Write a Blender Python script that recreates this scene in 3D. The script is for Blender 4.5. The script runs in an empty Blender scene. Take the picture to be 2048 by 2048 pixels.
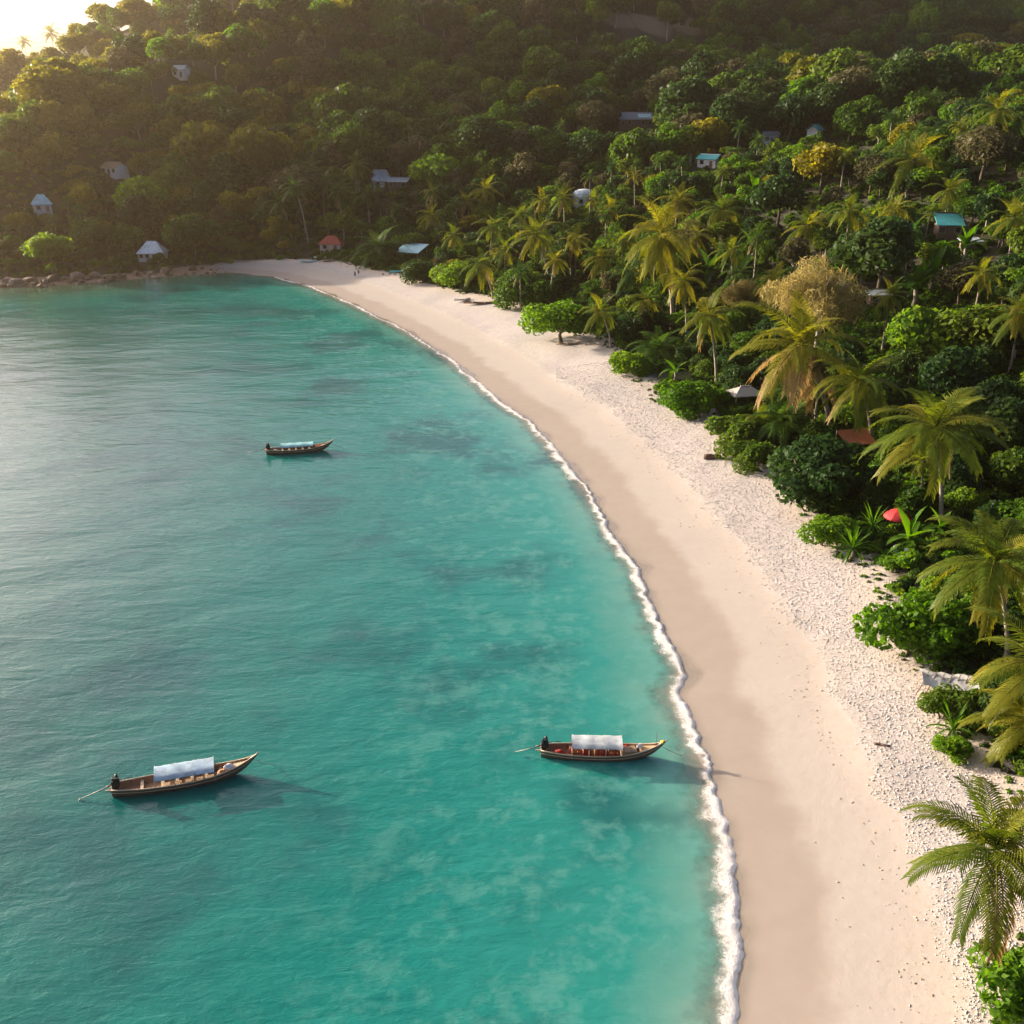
import bpy, math, random
import numpy as np
from mathutils import Vector, Matrix

sc = bpy.context.scene
COL = sc.collection
R = math.radians

# ------------------------------------------------------------------ camera, sky, sun, exposure
CAM_H, CAM_PITCH, CAM_F = 50.0, R(22.3), 2054.0
cd = bpy.data.cameras.new('camera')
cam = bpy.data.objects.new('camera', cd)
COL.objects.link(cam)
cam.location = (0, 0, CAM_H)
cam.rotation_euler = (R(90) - CAM_PITCH, 0, 0)
cd.sensor_width = 36
cd.lens = CAM_F / 2048 * 36
cd.clip_start = 1
cd.clip_end = 12000
sc.camera = cam

SUN_EL = R(12.8)
SUN_DIR = Vector((-0.90, 0.436, 0)).normalized() * math.cos(SUN_EL) + Vector((0, 0, math.sin(SUN_EL)))
world = bpy.data.worlds.new('World')
sc.world = world
world.use_nodes = True
wn = world.node_tree
sky = wn.nodes.new('ShaderNodeTexSky')
sky.sky_type = 'NISHITA'
sky.sun_disc = False
sky.sun_elevation = SUN_EL
sky.sun_rotation = math.atan2(SUN_DIR.x, SUN_DIR.y)
sky.air_density = 0.35
sky.dust_density = 6.0
sky.altitude = 50
wn.links.new(sky.outputs[0], wn.nodes['Background'].inputs['Color'])
wn.nodes['Background'].inputs['Strength'].default_value = 0.15

sl = bpy.data.lights.new('sun', 'SUN')
sl.energy = 5.0
sl.angle = R(0.6)
sl.color = (1.0, 0.82, 0.62)
sun = bpy.data.objects.new('sun', sl)
COL.objects.link(sun)
sun.rotation_euler = SUN_DIR.to_track_quat('Z', 'Y').to_euler()
sun.location = (-200, 80, 120)

sc.view_settings.view_transform = 'Standard'
sc.view_settings.look = 'None'
sc.view_settings.gamma = 1
sc.view_settings.use_curve_mapping = False
sc.view_settings.exposure = 1.36

sc.render.engine = 'CYCLES'
cy = sc.cycles
cy.max_bounces = 6
cy.diffuse_bounces = 2
cy.glossy_bounces = 2
cy.transmission_bounces = 3
cy.transparent_max_bounces = 6
cy.volume_bounces = 0
cy.use_denoising = True
cy.caustics_reflective = False
cy.caustics_refractive = False

# ------------------------------------------------------------------ numbers helpers
rng = np.random.default_rng(11)
rnd = random.Random(5)


def hash2(ix, iy, seed):
    h = (ix.astype(np.int64) * 374761393 + iy.astype(np.int64) * 668265263 + seed * 974711) & 0x7fffffff
    h = ((h ^ (h >> 13)) * 1274126177) & 0x7fffffff
    return ((h ^ (h >> 16)) & 0xffff) / 65535.0


def noise2(x, y, seed=0):
    x = np.asarray(x, float); y = np.asarray(y, float)
    ix, iy = np.floor(x), np.floor(y)
    fx, fy = x - ix, y - iy
    fx = fx * fx * (3 - 2 * fx); fy = fy * fy * (3 - 2 * fy)
    a, b = hash2(ix, iy, seed), hash2(ix + 1, iy, seed)
    c, d = hash2(ix, iy + 1, seed), hash2(ix + 1, iy + 1, seed)
    return (a + (b - a) * fx) * (1 - fy) + (c + (d - c) * fx) * fy


def fbm(x, y, seed=0, octv=3):
    v, a, t = 0, 1.0, 0
    for k in range(octv):
        v = v + a * noise2(np.asarray(x) * 2 ** k, np.asarray(y) * 2 ** k, seed + k); t += a; a *= .5
    return v / t - .5


def sstep(a, b, x):
    t = np.clip((np.asarray(x, float) - a) / (b - a), 0, 1)
    return t * t * (3 - 2 * t)


# ------------------------------------------------------------------ shore and forest outline, metres on the ground
SHORE = [(12, -400), (12, -60), (11.5, 20), (12.4, 43.8), (13.3, 46.1), (14.1, 48.6), (14.4, 50.7), (14.7, 53.5), (15.2, 56.6), (15.4, 59.3),
         (15.1, 62.8), (15.2, 68.0), (15.3, 72.4), (15.0, 76.3), (14.3, 78.9), (15.9, 82.0), (15.8, 84.9), (15.1, 90.6), (14.6, 97.5),
         (14.2, 106.1), (12.4, 112.9), (11.7, 120.3), (10.3, 128.7), (8.3, 139.2), (5.2, 150.0), (2.9, 161.0), (-1.5, 170.1), (-6.5, 185.0),
         (-12.3, 202.0), (-20.3, 221.0), (-29.3, 239.3), (-41.2, 261.2), (-54.7, 284.0), (-68.7, 301.2), (-84, 309.7), (-103.2, 302.5),
         (-115.4, 294.0), (-128.0, 288.0), (-140.5, 284.0), (-160, 281), (-190, 292), (-230, 325), (-262, 400), (-330, 480), (-450, 540),
         (-700, 650), (-1200, 900), (-2900, 1500)]
LAND = SHORE + [(-2900, 2900), (2900, 2900), (2900, -400)]
VEG = [(60, -400), (36, -60), (24, 20), (28.8, 42.2), (33.9, 51.6), (38.5, 62.3), (37, 66.9), (36, 70), (37.0, 77.8), (37, 87.3), (39.4, 99.0),
       (38.2, 103.0), (37, 111.9), (35.8, 120.3), (35, 130.0), (32.5, 141.0), (31.6, 158.0), (26, 163.5), (22.6, 186.6), (19.5, 208.0),
       (11, 216.0), (5.3, 234.7), (-0.8, 247.2), (-11.5, 260.9), (-23.5, 276.2), (-30.3, 288.7), (-40.3, 299.7), (-52.1, 315.2),
       (-65.7, 321.4), (-84.7, 322), (-104, 309), (-116, 301), (-129, 296), (-141, 292), (-165, 291), (-186, 304), (-220, 335),
       (-250, 410), (-320, 495), (-440, 555), (-700, 665), (-1200, 915), (-2880, 1520)]
FOREST = VEG + [(-2880, 2900), (2900, 2900), (2900, -400)]


def signed(poly, x, y):
    x = np.asarray(x, float); y = np.asarray(y, float)
    best = np.full(x.shape, 1e18); inside = np.zeros(x.shape, bool)
    n = len(poly)
    for i in range(n):
        ax, ay = poly[i]; bx, by = poly[(i + 1) % n]
        dx, dy = bx - ax, by - ay
        t = np.clip(((x - ax) * dx + (y - ay) * dy) / (dx * dx + dy * dy), 0, 1)
        best = np.minimum(best, (x - ax - t * dx) ** 2 + (y - ay - t * dy) ** 2)
        if dy != 0:
            cross = (ay > y) != (by > y)
            inside ^= cross & (x < dx * (y - ay) / dy + ax)
    d = np.sqrt(best)
    return np.where(inside, d, -d)


RIDGE_A = [(-178, 330, 8), (-168, 365, 26), (-160, 400, 39), (-140, 480, 62), (-97, 520, 74), (0, 640, 102), (100, 760, 138)]
RIDGE_B = [(-460, 570, 30), (-305, 600, 36), (-258, 650, 61), (-215, 690, 90), (-150, 720, 116), (0, 780, 130)]


def ridge(pts, x, y, slope):
    best = np.full(x.shape, -1e9)
    for (ax, ay, az), (bx, by, bz) in zip(pts, pts[1:]):
        dx, dy = bx - ax, by - ay
        t = np.clip(((x - ax) * dx + (y - ay) * dy) / (dx * dx + dy * dy), 0, 1)
        dist = np.sqrt((x - ax - t * dx) ** 2 + (y - ay - t * dy) ** 2)
        best = np.maximum(best, az + t * (bz - az) - slope * (np.sqrt(dist ** 2 + 36) - 6))
    return best


def smax(a, b, k=6.0):
    h = np.clip(.5 + .5 * (a - b) / k, 0, 1)
    return b + (a - b) * h + k * h * (1 - h)


D_X = [-3000, -400, -60, -20, -5, -2, 0, 5, 11.5, 13.2, 15, 22, 30]
D_Z = [-9, -8, -5, -2.2, -.55, -.2, 0, .45, 1.0, 1.22, 1.36, 1.7, 2.1]


def terrain(x, y, d=None):
    x = np.asarray(x, float); y = np.asarray(y, float)
    if d is None:
        d = signed(LAND, x, y)
    zb = np.interp(d, D_X, D_Z)
    s = .04 * np.maximum(d - 30, 0) ** 1.5
    right = 45 * (1 - np.exp(-s / 45)) * sstep(-90, -10, x + .2 * (y - 250))
    ye = y - .55 * np.maximum(x - 60, 0)
    hc = np.interp(ye, [325, 380, 430, 520, 650, 800, 1000, 1500, 2900], [0, 15, 29, 52, 100, 150, 165, 150, 60]) * sstep(-330, -110, x + .35 * (400 - y))
    a = ridge(RIDGE_A, x, y, .55)
    b = ridge(RIDGE_B, x, y, .5)
    hill = smax(smax(hc, right), smax(a, b))
    hill = np.maximum(hill, 0) * sstep(6, 38, d)
    bumps = fbm(x / 34, y / 34, 3, 3) * 9 * sstep(30, 120, d) + fbm(x / 9, y / 9, 8, 2) * .35 * sstep(9, 16, d) + fbm(x / 3.2, y / 3.2, 21, 2) * .10 * sstep(12, 14, d)
    fade = 1 - sstep(2200, 2850, np.sqrt(x * x + y * y))
    return zb * np.where(d > 0, 1, 1) + (hill + bumps) * fade


CT, ST = math.cos(CAM_PITCH), math.sin(CAM_PITCH)


def ray(u, v):
    r = (u - 1024) / CAM_F; p = (1024 - v) / CAM_F
    return np.array((r, CT + p * ST, -ST + p * CT))


def proj(x, y, z):
    z = z - CAM_H
    dep = y * CT - z * ST
    return 1024 + CAM_F * x / dep, 1024 - CAM_F * (y * ST + z * CT) / dep, dep


TS = np.concatenate([np.arange(30, 420, .25), np.arange(420, 1200, 1.0)])


def on_ground(u, v, lift=0.0, lift_px=0.0):
    """the place on the terrain where a thing whose visible middle stands lift metres (plus lift_px at its own scale) above the ground is met by a sight line"""
    d = ray(u, v)
    x, y, z = d[0] * TS, d[1] * TS, CAM_H + d[2] * TS
    g = z - np.maximum(terrain(x, y), 0) - lift - lift_px * TS / CAM_F
    k = np.argmax(g < 0)
    if not (g < 0).any():
        k = len(TS) - 1
    t = TS[k]
    gx, gy = float(d[0] * t), float(d[1] * t)
    return gx, gy, float(max(terrain(np.array([gx]), np.array([gy]))[0], 0)), float(t)


# ------------------------------------------------------------------ objects helpers
def link(o, parent=None):
    COL.objects.link(o)
    if parent is not None:
        o.parent = parent
    return o


def tag(o, label=None, cat=None, group=None, kind=None):
    for k, v in (('label', label), ('category', cat), ('group', group), ('kind', kind)):
        if v:
            o[k] = v
    return o


def thing(name, loc, label, cat, group=None, rz=0.0, scale=None):
    o = bpy.data.objects.new(name, None)
    o.empty_display_size = .5
    o.location = loc
    o.rotation_euler = (0, 0, rz)
    if scale is not None:
        o.scale = scale if hasattr(scale, '__len__') else (scale,) * 3
    link(o)
    return tag(o, label, cat, group)


def obj(name, me, parent=None, loc=None, rot=None, scale=None):
    o = bpy.data.objects.new(name, me)
    if loc is not None: o.location = loc
    if rot is not None: o.rotation_euler = rot
    if scale is not None: o.scale = scale if hasattr(scale, '__len__') else (scale,) * 3
    return link(o, parent)


ONES = 'first second third fourth fifth sixth seventh eighth ninth tenth eleventh twelfth thirteenth fourteenth fifteenth sixteenth seventeenth eighteenth nineteenth'.split()
TENS = 'twenty thirty forty fifty sixty seventy eighty ninety'.split()


def ordinal(k):
    if k < 19: return ONES[k]
    k += 1
    t = TENS[k // 10 - 2]
    return t[:-1] + 'ieth' if k % 10 == 0 else t + '-' + ONES[k % 10 - 1]


class MB:
    """collects faces, then becomes one mesh"""
    def __init__(s):
        s.v = []; s.f = []; s.m = []; s.t = []

    def add(s, vs, fs, mi=0, tint=0.5):
        b = len(s.v)
        s.v.extend(tuple(map(float, p)) for p in vs)
        for f in fs:
            s.f.append(tuple(i + b for i in f)); s.m.append(mi); s.t.append(tint)
        return s

    def box(s, c, size, rz=0.0, mi=0, taper=1.0, ry=0.0):
        x, y, z = (a / 2 for a in size)
        M = Matrix.Translation(c) @ Matrix.Rotation(rz, 4, 'Z') @ Matrix.Rotation(ry, 4, 'Y')
        P = [M @ Vector(p) for p in ((-x, -y, -z), (x, -y, -z), (x, y, -z), (-x, y, -z), (-x * taper, -y * taper, z), (x * taper, -y * taper, z), (x * taper, y * taper, z), (-x * taper, y * taper, z))]
        return s.add(P, [(3, 2, 1, 0), (4, 5, 6, 7), (0, 1, 5, 4), (1, 2, 6, 5), (2, 3, 7, 6), (3, 0, 4, 7)], mi)

    def tube(s, pts, rad, n=6, mi=0, cap=True, tint=.5):
        pts = [Vector(p) for p in pts]
        rings = []
        for i, p in enumerate(pts):
            t = (pts[min(i + 1, len(pts) - 1)] - pts[max(i - 1, 0)]).normalized()
            ref = Vector((1, 0, 0)) if abs(t.z) > .8 else Vector((0, 0, 1))
            a = t.cross(ref).normalized(); b = t.cross(a)
            r = rad[i] if hasattr(rad, '__len__') else rad
            rings.append([p + (a * math.cos(2 * math.pi * k / n) + b * math.sin(2 * math.pi * k / n)) * r for k in range(n)])
        vs = [p for q in rings for p in q]
        fs = [(i * n + k, i * n + (k + 1) % n, (i + 1) * n + (k + 1) % n, (i + 1) * n + k) for i in range(len(pts) - 1) for k in range(n)]
        if cap:
            fs += [tuple(range(n))[::-1], tuple((len(pts) - 1) * n + k for k in range(n))]
        return s.add(vs, fs, mi, tint)

    def grid(s, rows, mi=0, tint=.5):
        n = len(rows[0])
        vs = [p for r in rows for p in r]
        fs = [(i * n + k, i * n + k + 1, (i + 1) * n + k + 1, (i + 1) * n + k) for i in range(len(rows) - 1) for k in range(n - 1)]
        return s.add(vs, fs, mi, tint)

    def mesh(s, name, mats, smooth=False, tint=False):
        me = bpy.data.meshes.new(name)
        me.from_pydata(s.v, [], s.f)
        for m in (mats if isinstance(mats, (list, tuple)) else [mats]):
            me.materials.append(m)
        if any(s.m):
            me.polygons.foreach_set('material_index', s.m)
        if smooth:
            me.polygons.foreach_set('use_smooth', [True] * len(s.f))
        if tint:
            a = me.attributes.new('tint', 'FLOAT', 'FACE')
            a.data.foreach_set('value', s.t)
        me.update()
        return me


def np_mesh(name, verts, faces, mats, smooth=False, tint=None, mi=None):
    """verts n x 3, faces m x 3 or m x 4 (numpy) -> mesh"""
    me = bpy.data.meshes.new(name)
    verts = np.asarray(verts, np.float32); faces = np.asarray(faces, np.int32)
    nf, k = faces.shape
    me.vertices.add(len(verts)); me.vertices.foreach_set('co', verts.ravel())
    me.loops.add(nf * k); me.loops.foreach_set('vertex_index', faces.ravel())
    me.polygons.add(nf)
    me.polygons.foreach_set('loop_start', np.arange(0, nf * k, k, dtype=np.int32))
    me.polygons.foreach_set('loop_total', np.full(nf, k, np.int32))
    for m in (mats if isinstance(mats, (list, tuple)) else [mats]):
        me.materials.append(m)
    if mi is not None:
        me.polygons.foreach_set('material_index', np.asarray(mi, np.int32))
    if smooth:
        me.polygons.foreach_set('use_smooth', np.ones(nf, bool))
    me.update(calc_edges=True)
    if tint is not None:
        a = me.attributes.new('tint', 'FLOAT', 'FACE'); a.data.foreach_set('value', np.asarray(tint, np.float32))
    me.validate()
    return me


def vattr(me, name, vals):
    a = me.attributes.new(name, 'FLOAT', 'POINT'); a.data.foreach_set('value', np.asarray(vals, np.float32))


# ------------------------------------------------------------------ materials
class NT:
    def __init__(s, name):
        s.mat = bpy.data.materials.new(name); s.mat.use_nodes = True
        s.t = s.mat.node_tree; s.b = s.t.nodes['Principled BSDF']; s.out = s.t.nodes['Material Output']

    def n(s, kind, **kw):
        x = s.t.nodes.new('ShaderNode' + kind)
        for k, v in kw.items():
            if k in x.inputs: x.inputs[k].default_value = v
            else: setattr(x, k, v)
        return x

    def l(s, a, b): s.t.links.new(a, b)

    def set(s, i, v):
        if hasattr(v, 'is_linked') or hasattr(v, 'links'): s.l(v, i)
        else: i.default_value = v

    def math(s, op, a, b=0.0, c=None, clamp=False):
        x = s.n('Math', operation=op, use_clamp=clamp)
        s.set(x.inputs[0], a); s.set(x.inputs[1], b)
        if c is not None: s.set(x.inputs[2], c)
        return x.outputs[0]

    def mix(s, f, a, b, blend='MIX'):
        x = s.n('Mix', data_type='RGBA', blend_type=blend)
        s.set(x.inputs[0], f)
        for i, v in ((6, a), (7, b)):
            s.set(x.inputs[i], tuple(v) + (1,) if isinstance(v, tuple) and len(v) == 3 else v)
        return x.outputs[2]

    def rng(s, v, a, b, c=0.0, d=1.0, smooth=True):
        x = s.n('MapRange', interpolation_type='SMOOTHSTEP' if smooth else 'LINEAR')
        s.set(x.inputs[0], v)
        for i, q in ((1, a), (2, b), (3, c), (4, d)): s.set(x.inputs[i], q)
        return x.outputs[0]

    def ramp(s, f, stops):
        x = s.n('ValToRGB'); e = x.color_ramp.elements
        while len(e) < len(stops): e.new(.5)
        for k, (p, c) in zip(e, stops): k.position = p; k.color = tuple(c) + (1,)
        s.set(x.inputs[0], f)
        return x.outputs[0]

    def noise(s, scale, detail=3, rough=.55, vec=None, dist=0.0):
        x = s.n('TexNoise', Scale=scale, Detail=detail, Roughness=rough, Distortion=dist)
        s.l(vec if vec is not None else s.pos(), x.inputs['Vector'])
        return x.outputs[0]

    def pos(s):
        if not hasattr(s, '_p'): s._p = s.n('NewGeometry').outputs['Position']
        return s._p

    def obco(s):
        if not hasattr(s, '_o'): s._o = s.n('TexCoord').outputs['Object']
        return s._o

    def attr(s, name): return s.n('Attribute', attribute_name=name).outputs['Fac']

    def bump(s, h, dist, strength=1.0, normal=None):
        x = s.n('Bump', Strength=strength, Distance=dist); s.set(x.inputs['Height'], h)
        if normal is not None: s.l(normal, x.inputs['Normal'])
        return x.outputs[0]


def plain(name, col, rough=.6, var=.25, scale=4.0, metal=0.0, spec=.4):
    """painted or natural surface: grain and blotches in the colour and a little relief"""
    m = NT(name)
    f = m.noise(scale, 5, .6, m.obco())
    dark = tuple(c * (1 - var) for c in col); lite = tuple(min(1, c * (1 + var)) for c in col)
    m.l(m.ramp(f, [(.3, dark), (.7, lite)]), m.b.inputs['Base Color'])
    m.b.inputs['Roughness'].default_value = rough; m.b.inputs['Metallic'].default_value = metal
    m.b.inputs['Specular IOR Level'].default_value = spec
    m.l(m.bump(m.noise(scale * 6, 3, .6, m.obco()), .02, .5), m.b.inputs['Normal'])
    return m.mat


def wood(name, a, b, scale=3.0):
    m = NT(name)
    mp = m.n('Mapping'); mp.inputs['Scale'].default_value = (.6, 8, 8); m.l(m.obco(), mp.inputs[0])
    f = m.noise(scale, 5, .65, mp.outputs[0])
    m.l(m.ramp(f, [(.3, a), (.7, b)]), m.b.inputs['Base Color'])
    m.b.inputs['Roughness'].default_value = .55
    m.l(m.bump(f, .02, .6), m.b.inputs['Normal'])
    return m.mat


def leaf(name, c0, c1, c2, trans=.38, tcol=None, rough=.45):
    """foliage: colour differs from tree to tree and from leaf to leaf; thin enough to let light through"""
    m = NT(name)
    r = m.n('ObjectInfo').outputs['Random']
    f = m.math('ADD', m.math('MULTIPLY', r, .5), m.math('MULTIPLY', m.attr('tint'), .5))
    col = m.ramp(f, [(.12, c0), (.5, c1), (.88, c2)])
    m.l(col, m.b.inputs['Base Color'])
    m.b.inputs['Roughness'].default_value = rough
    m.b.inputs['Specular IOR Level'].default_value = .07
    t = m.n('BsdfTranslucent')
    hs = m.n('HueSaturation', Hue=.497, Saturation=1.1, Value=2.3); m.l(col, hs.inputs['Color'])
    m.l(hs.outputs[0], t.inputs['Color'])
    mx = m.n('MixShader', Fac=trans)
    m.l(m.b.outputs[0], mx.inputs[1]); m.l(t.outputs[0], mx.inputs[2])
    m.l(mx.outputs[0], m.out.inputs['Surface'])
    return m.mat


M = {}
M['leaf'] = leaf('broad_leaf', (.020, .050, .008), (.048, .092, .012), (.10, .135, .018))
M['leaf_bright'] = leaf('bright_leaf', (.045, .105, .010), (.075, .150, .015), (.13, .19, .02), .42)
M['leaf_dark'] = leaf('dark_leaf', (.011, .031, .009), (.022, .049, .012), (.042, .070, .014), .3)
M['leaf_yellow'] = leaf('yellow_leaf', (.075, .085, .010), (.125, .125, .014), (.19, .165, .02), .42)
M['leaf_brown'] = leaf('brown_leaf', (.042, .042, .020), (.066, .064, .028), (.10, .090, .042), .3)
M['leaf_tan'] = leaf('tan_leaf', (.19, .155, .055), (.25, .21, .08), (.33, .28, .12), .4)
M['frond'] = leaf('palm_frond', (.045, .080, .010), (.085, .115, .013), (.135, .145, .018), .40, rough=.38)
M['frond_gold'] = leaf('palm_frond_gold', (.10, .115, .012), (.145, .15, .016), (.20, .18, .022), .42, rough=.4)
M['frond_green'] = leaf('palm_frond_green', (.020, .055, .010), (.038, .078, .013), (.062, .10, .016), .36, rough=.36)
M['frond_dry'] = leaf('palm_frond_dry', (.19, .13, .05), (.24, .17, .07), (.30, .22, .10), .35, rough=.6)
M['bark'] = plain('palm_bark', (.26, .22, .17), .85, .3, 3)
M['bark_dark'] = plain('tree_bark', (.10, .075, .05), .9, .3, 2)
M['bark_pale'] = plain('pale_bark', (.36, .33, .28), .85, .25, 1.5)
M['coconut'] = plain('coconut_husk', (.22, .20, .05), .5, .3, 6)


def ground_material():
    m = NT('ground')
    d, vd, rk, cl = m.attr('shore'), m.attr('veg'), m.attr('rocky'), m.attr('clearing')
    P = m.pos()
    wob = m.math('SUBTRACT', m.noise(.16, 3, .5), .5)
    dn = m.math('ADD', d, m.math('MULTIPLY', wob, 4.5))
    dn2 = m.math('ADD', d, m.math('MULTIPLY', m.math('SUBTRACT', m.noise(.45, 5, .65), .5), 3.2))
    fine = m.noise(9, 4, .7)
    mid = m.noise(.6, 4, .6)
    dry = m.mix(mid, (.355, .315, .28), (.41, .368, .33))
    dry = m.mix(m.math('MULTIPLY', fine, .35), dry, (.33, .28, .235))
    wetmix = m.rng(m.math('ADD', dn, m.math('MULTIPLY', m.math('SUBTRACT', m.noise(1.3, 4, .6), .5), 1.2)), 6.9, 4.7)
    wetc = m.mix(m.noise(.5, 4, .6), (.275, .226, .19), (.325, .275, .232))
    soak = m.rng(dn, 1.6, .2)
    wetc = m.mix(soak, wetc, (.24, .205, .165))
    colr = m.mix(wetmix, dry, wetc)
    # trodden, speckled strip below the coral bank
    tro = m.math('MULTIPLY', m.rng(dn2, 9.0, 10.5), m.rng(m.noise(2.2, 4, .75), .52, .68))
    colr = m.mix(m.math('MULTIPLY', tro, .6), colr, (.36, .28, .20))
    # coral rubble bank
    rub = m.rng(dn2, 12.2, 13.4)
    vor = m.n('TexVoronoi', Scale=3.0); m.l(P, vor.inputs['Vector'])
    rc = m.mix(m.rng(vor.outputs['Color'], .2, .8, smooth=False), (.40, .365, .345), (.50, .462, .44))
    rc = m.mix(m.rng(m.noise(5, 4, .8), .52, .66), rc, (.34, .30, .275))
    vor2 = m.n('TexVoronoi', Scale=7.0); m.l(P, vor2.inputs['Vector'])
    rc = m.mix(m.rng(vor2.outputs['Distance'], .45, .75), rc, (.35, .31, .285))
    grey = m.math('MULTIPLY', m.math('MULTIPLY', m.rng(dn2, 12.5, 13.3), m.rng(dn2, 16.5, 14)), m.rng(mid, .35, .6))
    rc = m.mix(m.math('MULTIPLY', grey, .65), rc, (.33, .30, .27))
    sandy = m.math('MULTIPLY', m.rng(m.math('ADD', vd, m.math('MULTIPLY', wob, 6)), -4.5, -1), .7)
    rc = m.mix(sandy, rc, (.46, .385, .31))
    colr = m.mix(rub, colr, rc)
    # forest floor and bare clearings
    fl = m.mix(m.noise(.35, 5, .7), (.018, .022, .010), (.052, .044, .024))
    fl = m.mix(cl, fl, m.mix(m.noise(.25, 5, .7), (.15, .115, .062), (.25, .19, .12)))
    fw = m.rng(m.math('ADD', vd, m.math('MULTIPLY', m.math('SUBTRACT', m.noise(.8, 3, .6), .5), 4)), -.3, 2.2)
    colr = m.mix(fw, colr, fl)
    rkc = m.mix(m.noise(.5, 6, .7), (.11, .07, .045), (.30, .20, .13))
    colr = m.mix(m.math('MULTIPLY', rk, m.math('SUBTRACT', 1.0, fw)), colr, rkc)
    # seabed
    colr = m.mix(m.rng(d, -1, -6), colr, m.mix(m.noise(.2, 5, .6), (.25, .30, .22), (.42, .44, .32)))
    m.l(colr, m.b.inputs['Base Color'])
    gl = m.math('MULTIPLY', soak, m.math('SUBTRACT', 1.0, rk))
    m.l(m.math('SUBTRACT', .92, m.math('ADD', m.math('MULTIPLY', gl, .66), m.math('MULTIPLY', wetmix, .12))), m.b.inputs['Roughness'])
    m.b.inputs['Specular IOR Level'].default_value = .35
    h = m.math('ADD', m.math('MULTIPLY', m.noise(7, 4, .75), m.math('ADD', .10, m.math('MULTIPLY', rub, .12))), m.math('MULTIPLY', m.noise(1.1, 3, .6), .45))
    m.l(m.bump(m.math('MULTIPLY', h, m.math('SUBTRACT', 1.0, m.math('MULTIPLY', wetmix, .9))), .10, .8), m.b.inputs['Normal'])
    return m.mat


def water_material():
    m = NT('sea_water')
    d = m.attr('offshore')
    P = m.pos()
    big = m.noise(.045, 4, .6)
    med = m.noise(.17, 4, .62)
    small = m.noise(.6, 4, .65)
    dd = m.math('ADD', d, m.math('MULTIPLY', m.math('SUBTRACT', med, .5), m.rng(d, 0, 25, 3, 26, smooth=False)))
    dd = m.math('DIVIDE', dd, 120.0, clamp=True)
    col = m.ramp(dd, [(0, (.24, .33, .27)), (.02, (.11, .29, .235)), (.055, (.02, .23, .19)), (.17, (.001, .165, .138)), (.5, (.001, .090, .076)), (1, (.001, .060, .055))])
    col = m.mix(m.math('MULTIPLY', m.rng(big, .47, .66), .72), col, (.003, .062, .066))
    col = m.mix(m.math('MULTIPLY', m.math('MULTIPLY', m.rng(m.math('ADD', m.math('MULTIPLY', small, .5), m.math('MULTIPLY', med, .5)), .47, .62), m.rng(d, 40, 3)), .5), col, (.12, .33, .275))
    col = m.mix(m.math('MULTIPLY', m.attr('hill_reflection'), .75), col, (.055, .07, .035))  # the hill's reflection mixed into the water colour by the rocks
    m.l(col, m.b.inputs['Base Color'])
    m.b.inputs['Roughness'].default_value = .12
    m.b.inputs['IOR'].default_value = 1.48
    m.b.inputs['Specular IOR Level'].default_value = .5
    def waves(scale, stretch, ang, detail, dist=.3):
        mp = m.n('Mapping'); mp.inputs['Rotation'].default_value = (0, 0, R(ang)); mp.inputs['Scale'].default_value = (scale, scale * stretch, scale)
        m.l(P, mp.inputs[0])
        return m.noise(1.0, detail, .55, mp.outputs[0], dist)
    calm = m.rng(d, 1, 22, .25, 1.0)
    w1 = waves(.11, 2.6, -38, 2, .6)
    w2 = waves(.40, 2.4, -30, 4, .8)
    w3 = waves(1.7, 1.8, -52, 4, .6)
    h = m.math('ADD', m.math('MULTIPLY', w1, 1.0), m.math('ADD', m.math('MULTIPLY', w2, .42), m.math('MULTIPLY', w3, .18)))
    m.l(m.bump(m.math('MULTIPLY', h, calm), .15, 1.0), m.b.inputs['Normal'])
    tr = m.n('BsdfTransparent')
    mx = m.n('MixShader')
    m.l(m.rng(m.math('ADD', d, m.math('MULTIPLY', m.math('SUBTRACT', small, .5), 3)), 0, 2.4, .15, 1.0, smooth=False), mx.inputs[0])
    m.l(tr.outputs[0], mx.inputs[1]); m.l(m.b.outputs[0], mx.inputs[2])
    m.l(mx.outputs[0], m.out.inputs['Surface'])
    return m.mat


def foam_material(thin=.92, trail=False):
    m = NT('foam')
    a = m.attr('across')       # 0 at the sea side, 1 at the leading edge
    m.b.inputs['Base Color'].default_value = (.84, .80, .75, 1); m.b.inputs['Roughness'].default_value = .6
    m.l(m.bump(m.noise(5, 4, .7), .12, .8), m.b.inputs['Normal'])
    lace = m.math('ADD', m.math('MULTIPLY', m.noise(2.6, 5, .72, dist=1.2), .75), m.math('MULTIPLY', m.noise(.7, 3, .6), .45))
    al = m.rng(m.math('SUBTRACT', m.math('ADD', m.math('MULTIPLY', m.math('MULTIPLY', m.math('MULTIPLY', a, m.math('SUBTRACT', 1.0, a)), 3.2) if trail else m.math('POWER', a, 2.6), 1.05), m.math('ADD', lace, m.math('MULTIPLY', m.math('SUBTRACT', m.noise(.16, 3, .6), .5), 1.3))), thin), -.06, .42, 0, .55 if trail else .93)
    tr = m.n('BsdfTransparent'); mx = m.n('MixShader')
    m.l(al, mx.inputs[0]); m.l(tr.outputs[0], mx.inputs[1]); m.l(m.b.outputs[0], mx.inputs[2])
    m.l(mx.outputs[0], m.out.inputs['Surface'])
    return m.mat


# ------------------------------------------------------------------ ground and water sheets
def axis(parts):
    out = []
    for a, b, st in parts:
        out.extend(np.arange(a, b, st).tolist())
    return np.array(out + [parts[-1][1]], float)


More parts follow.
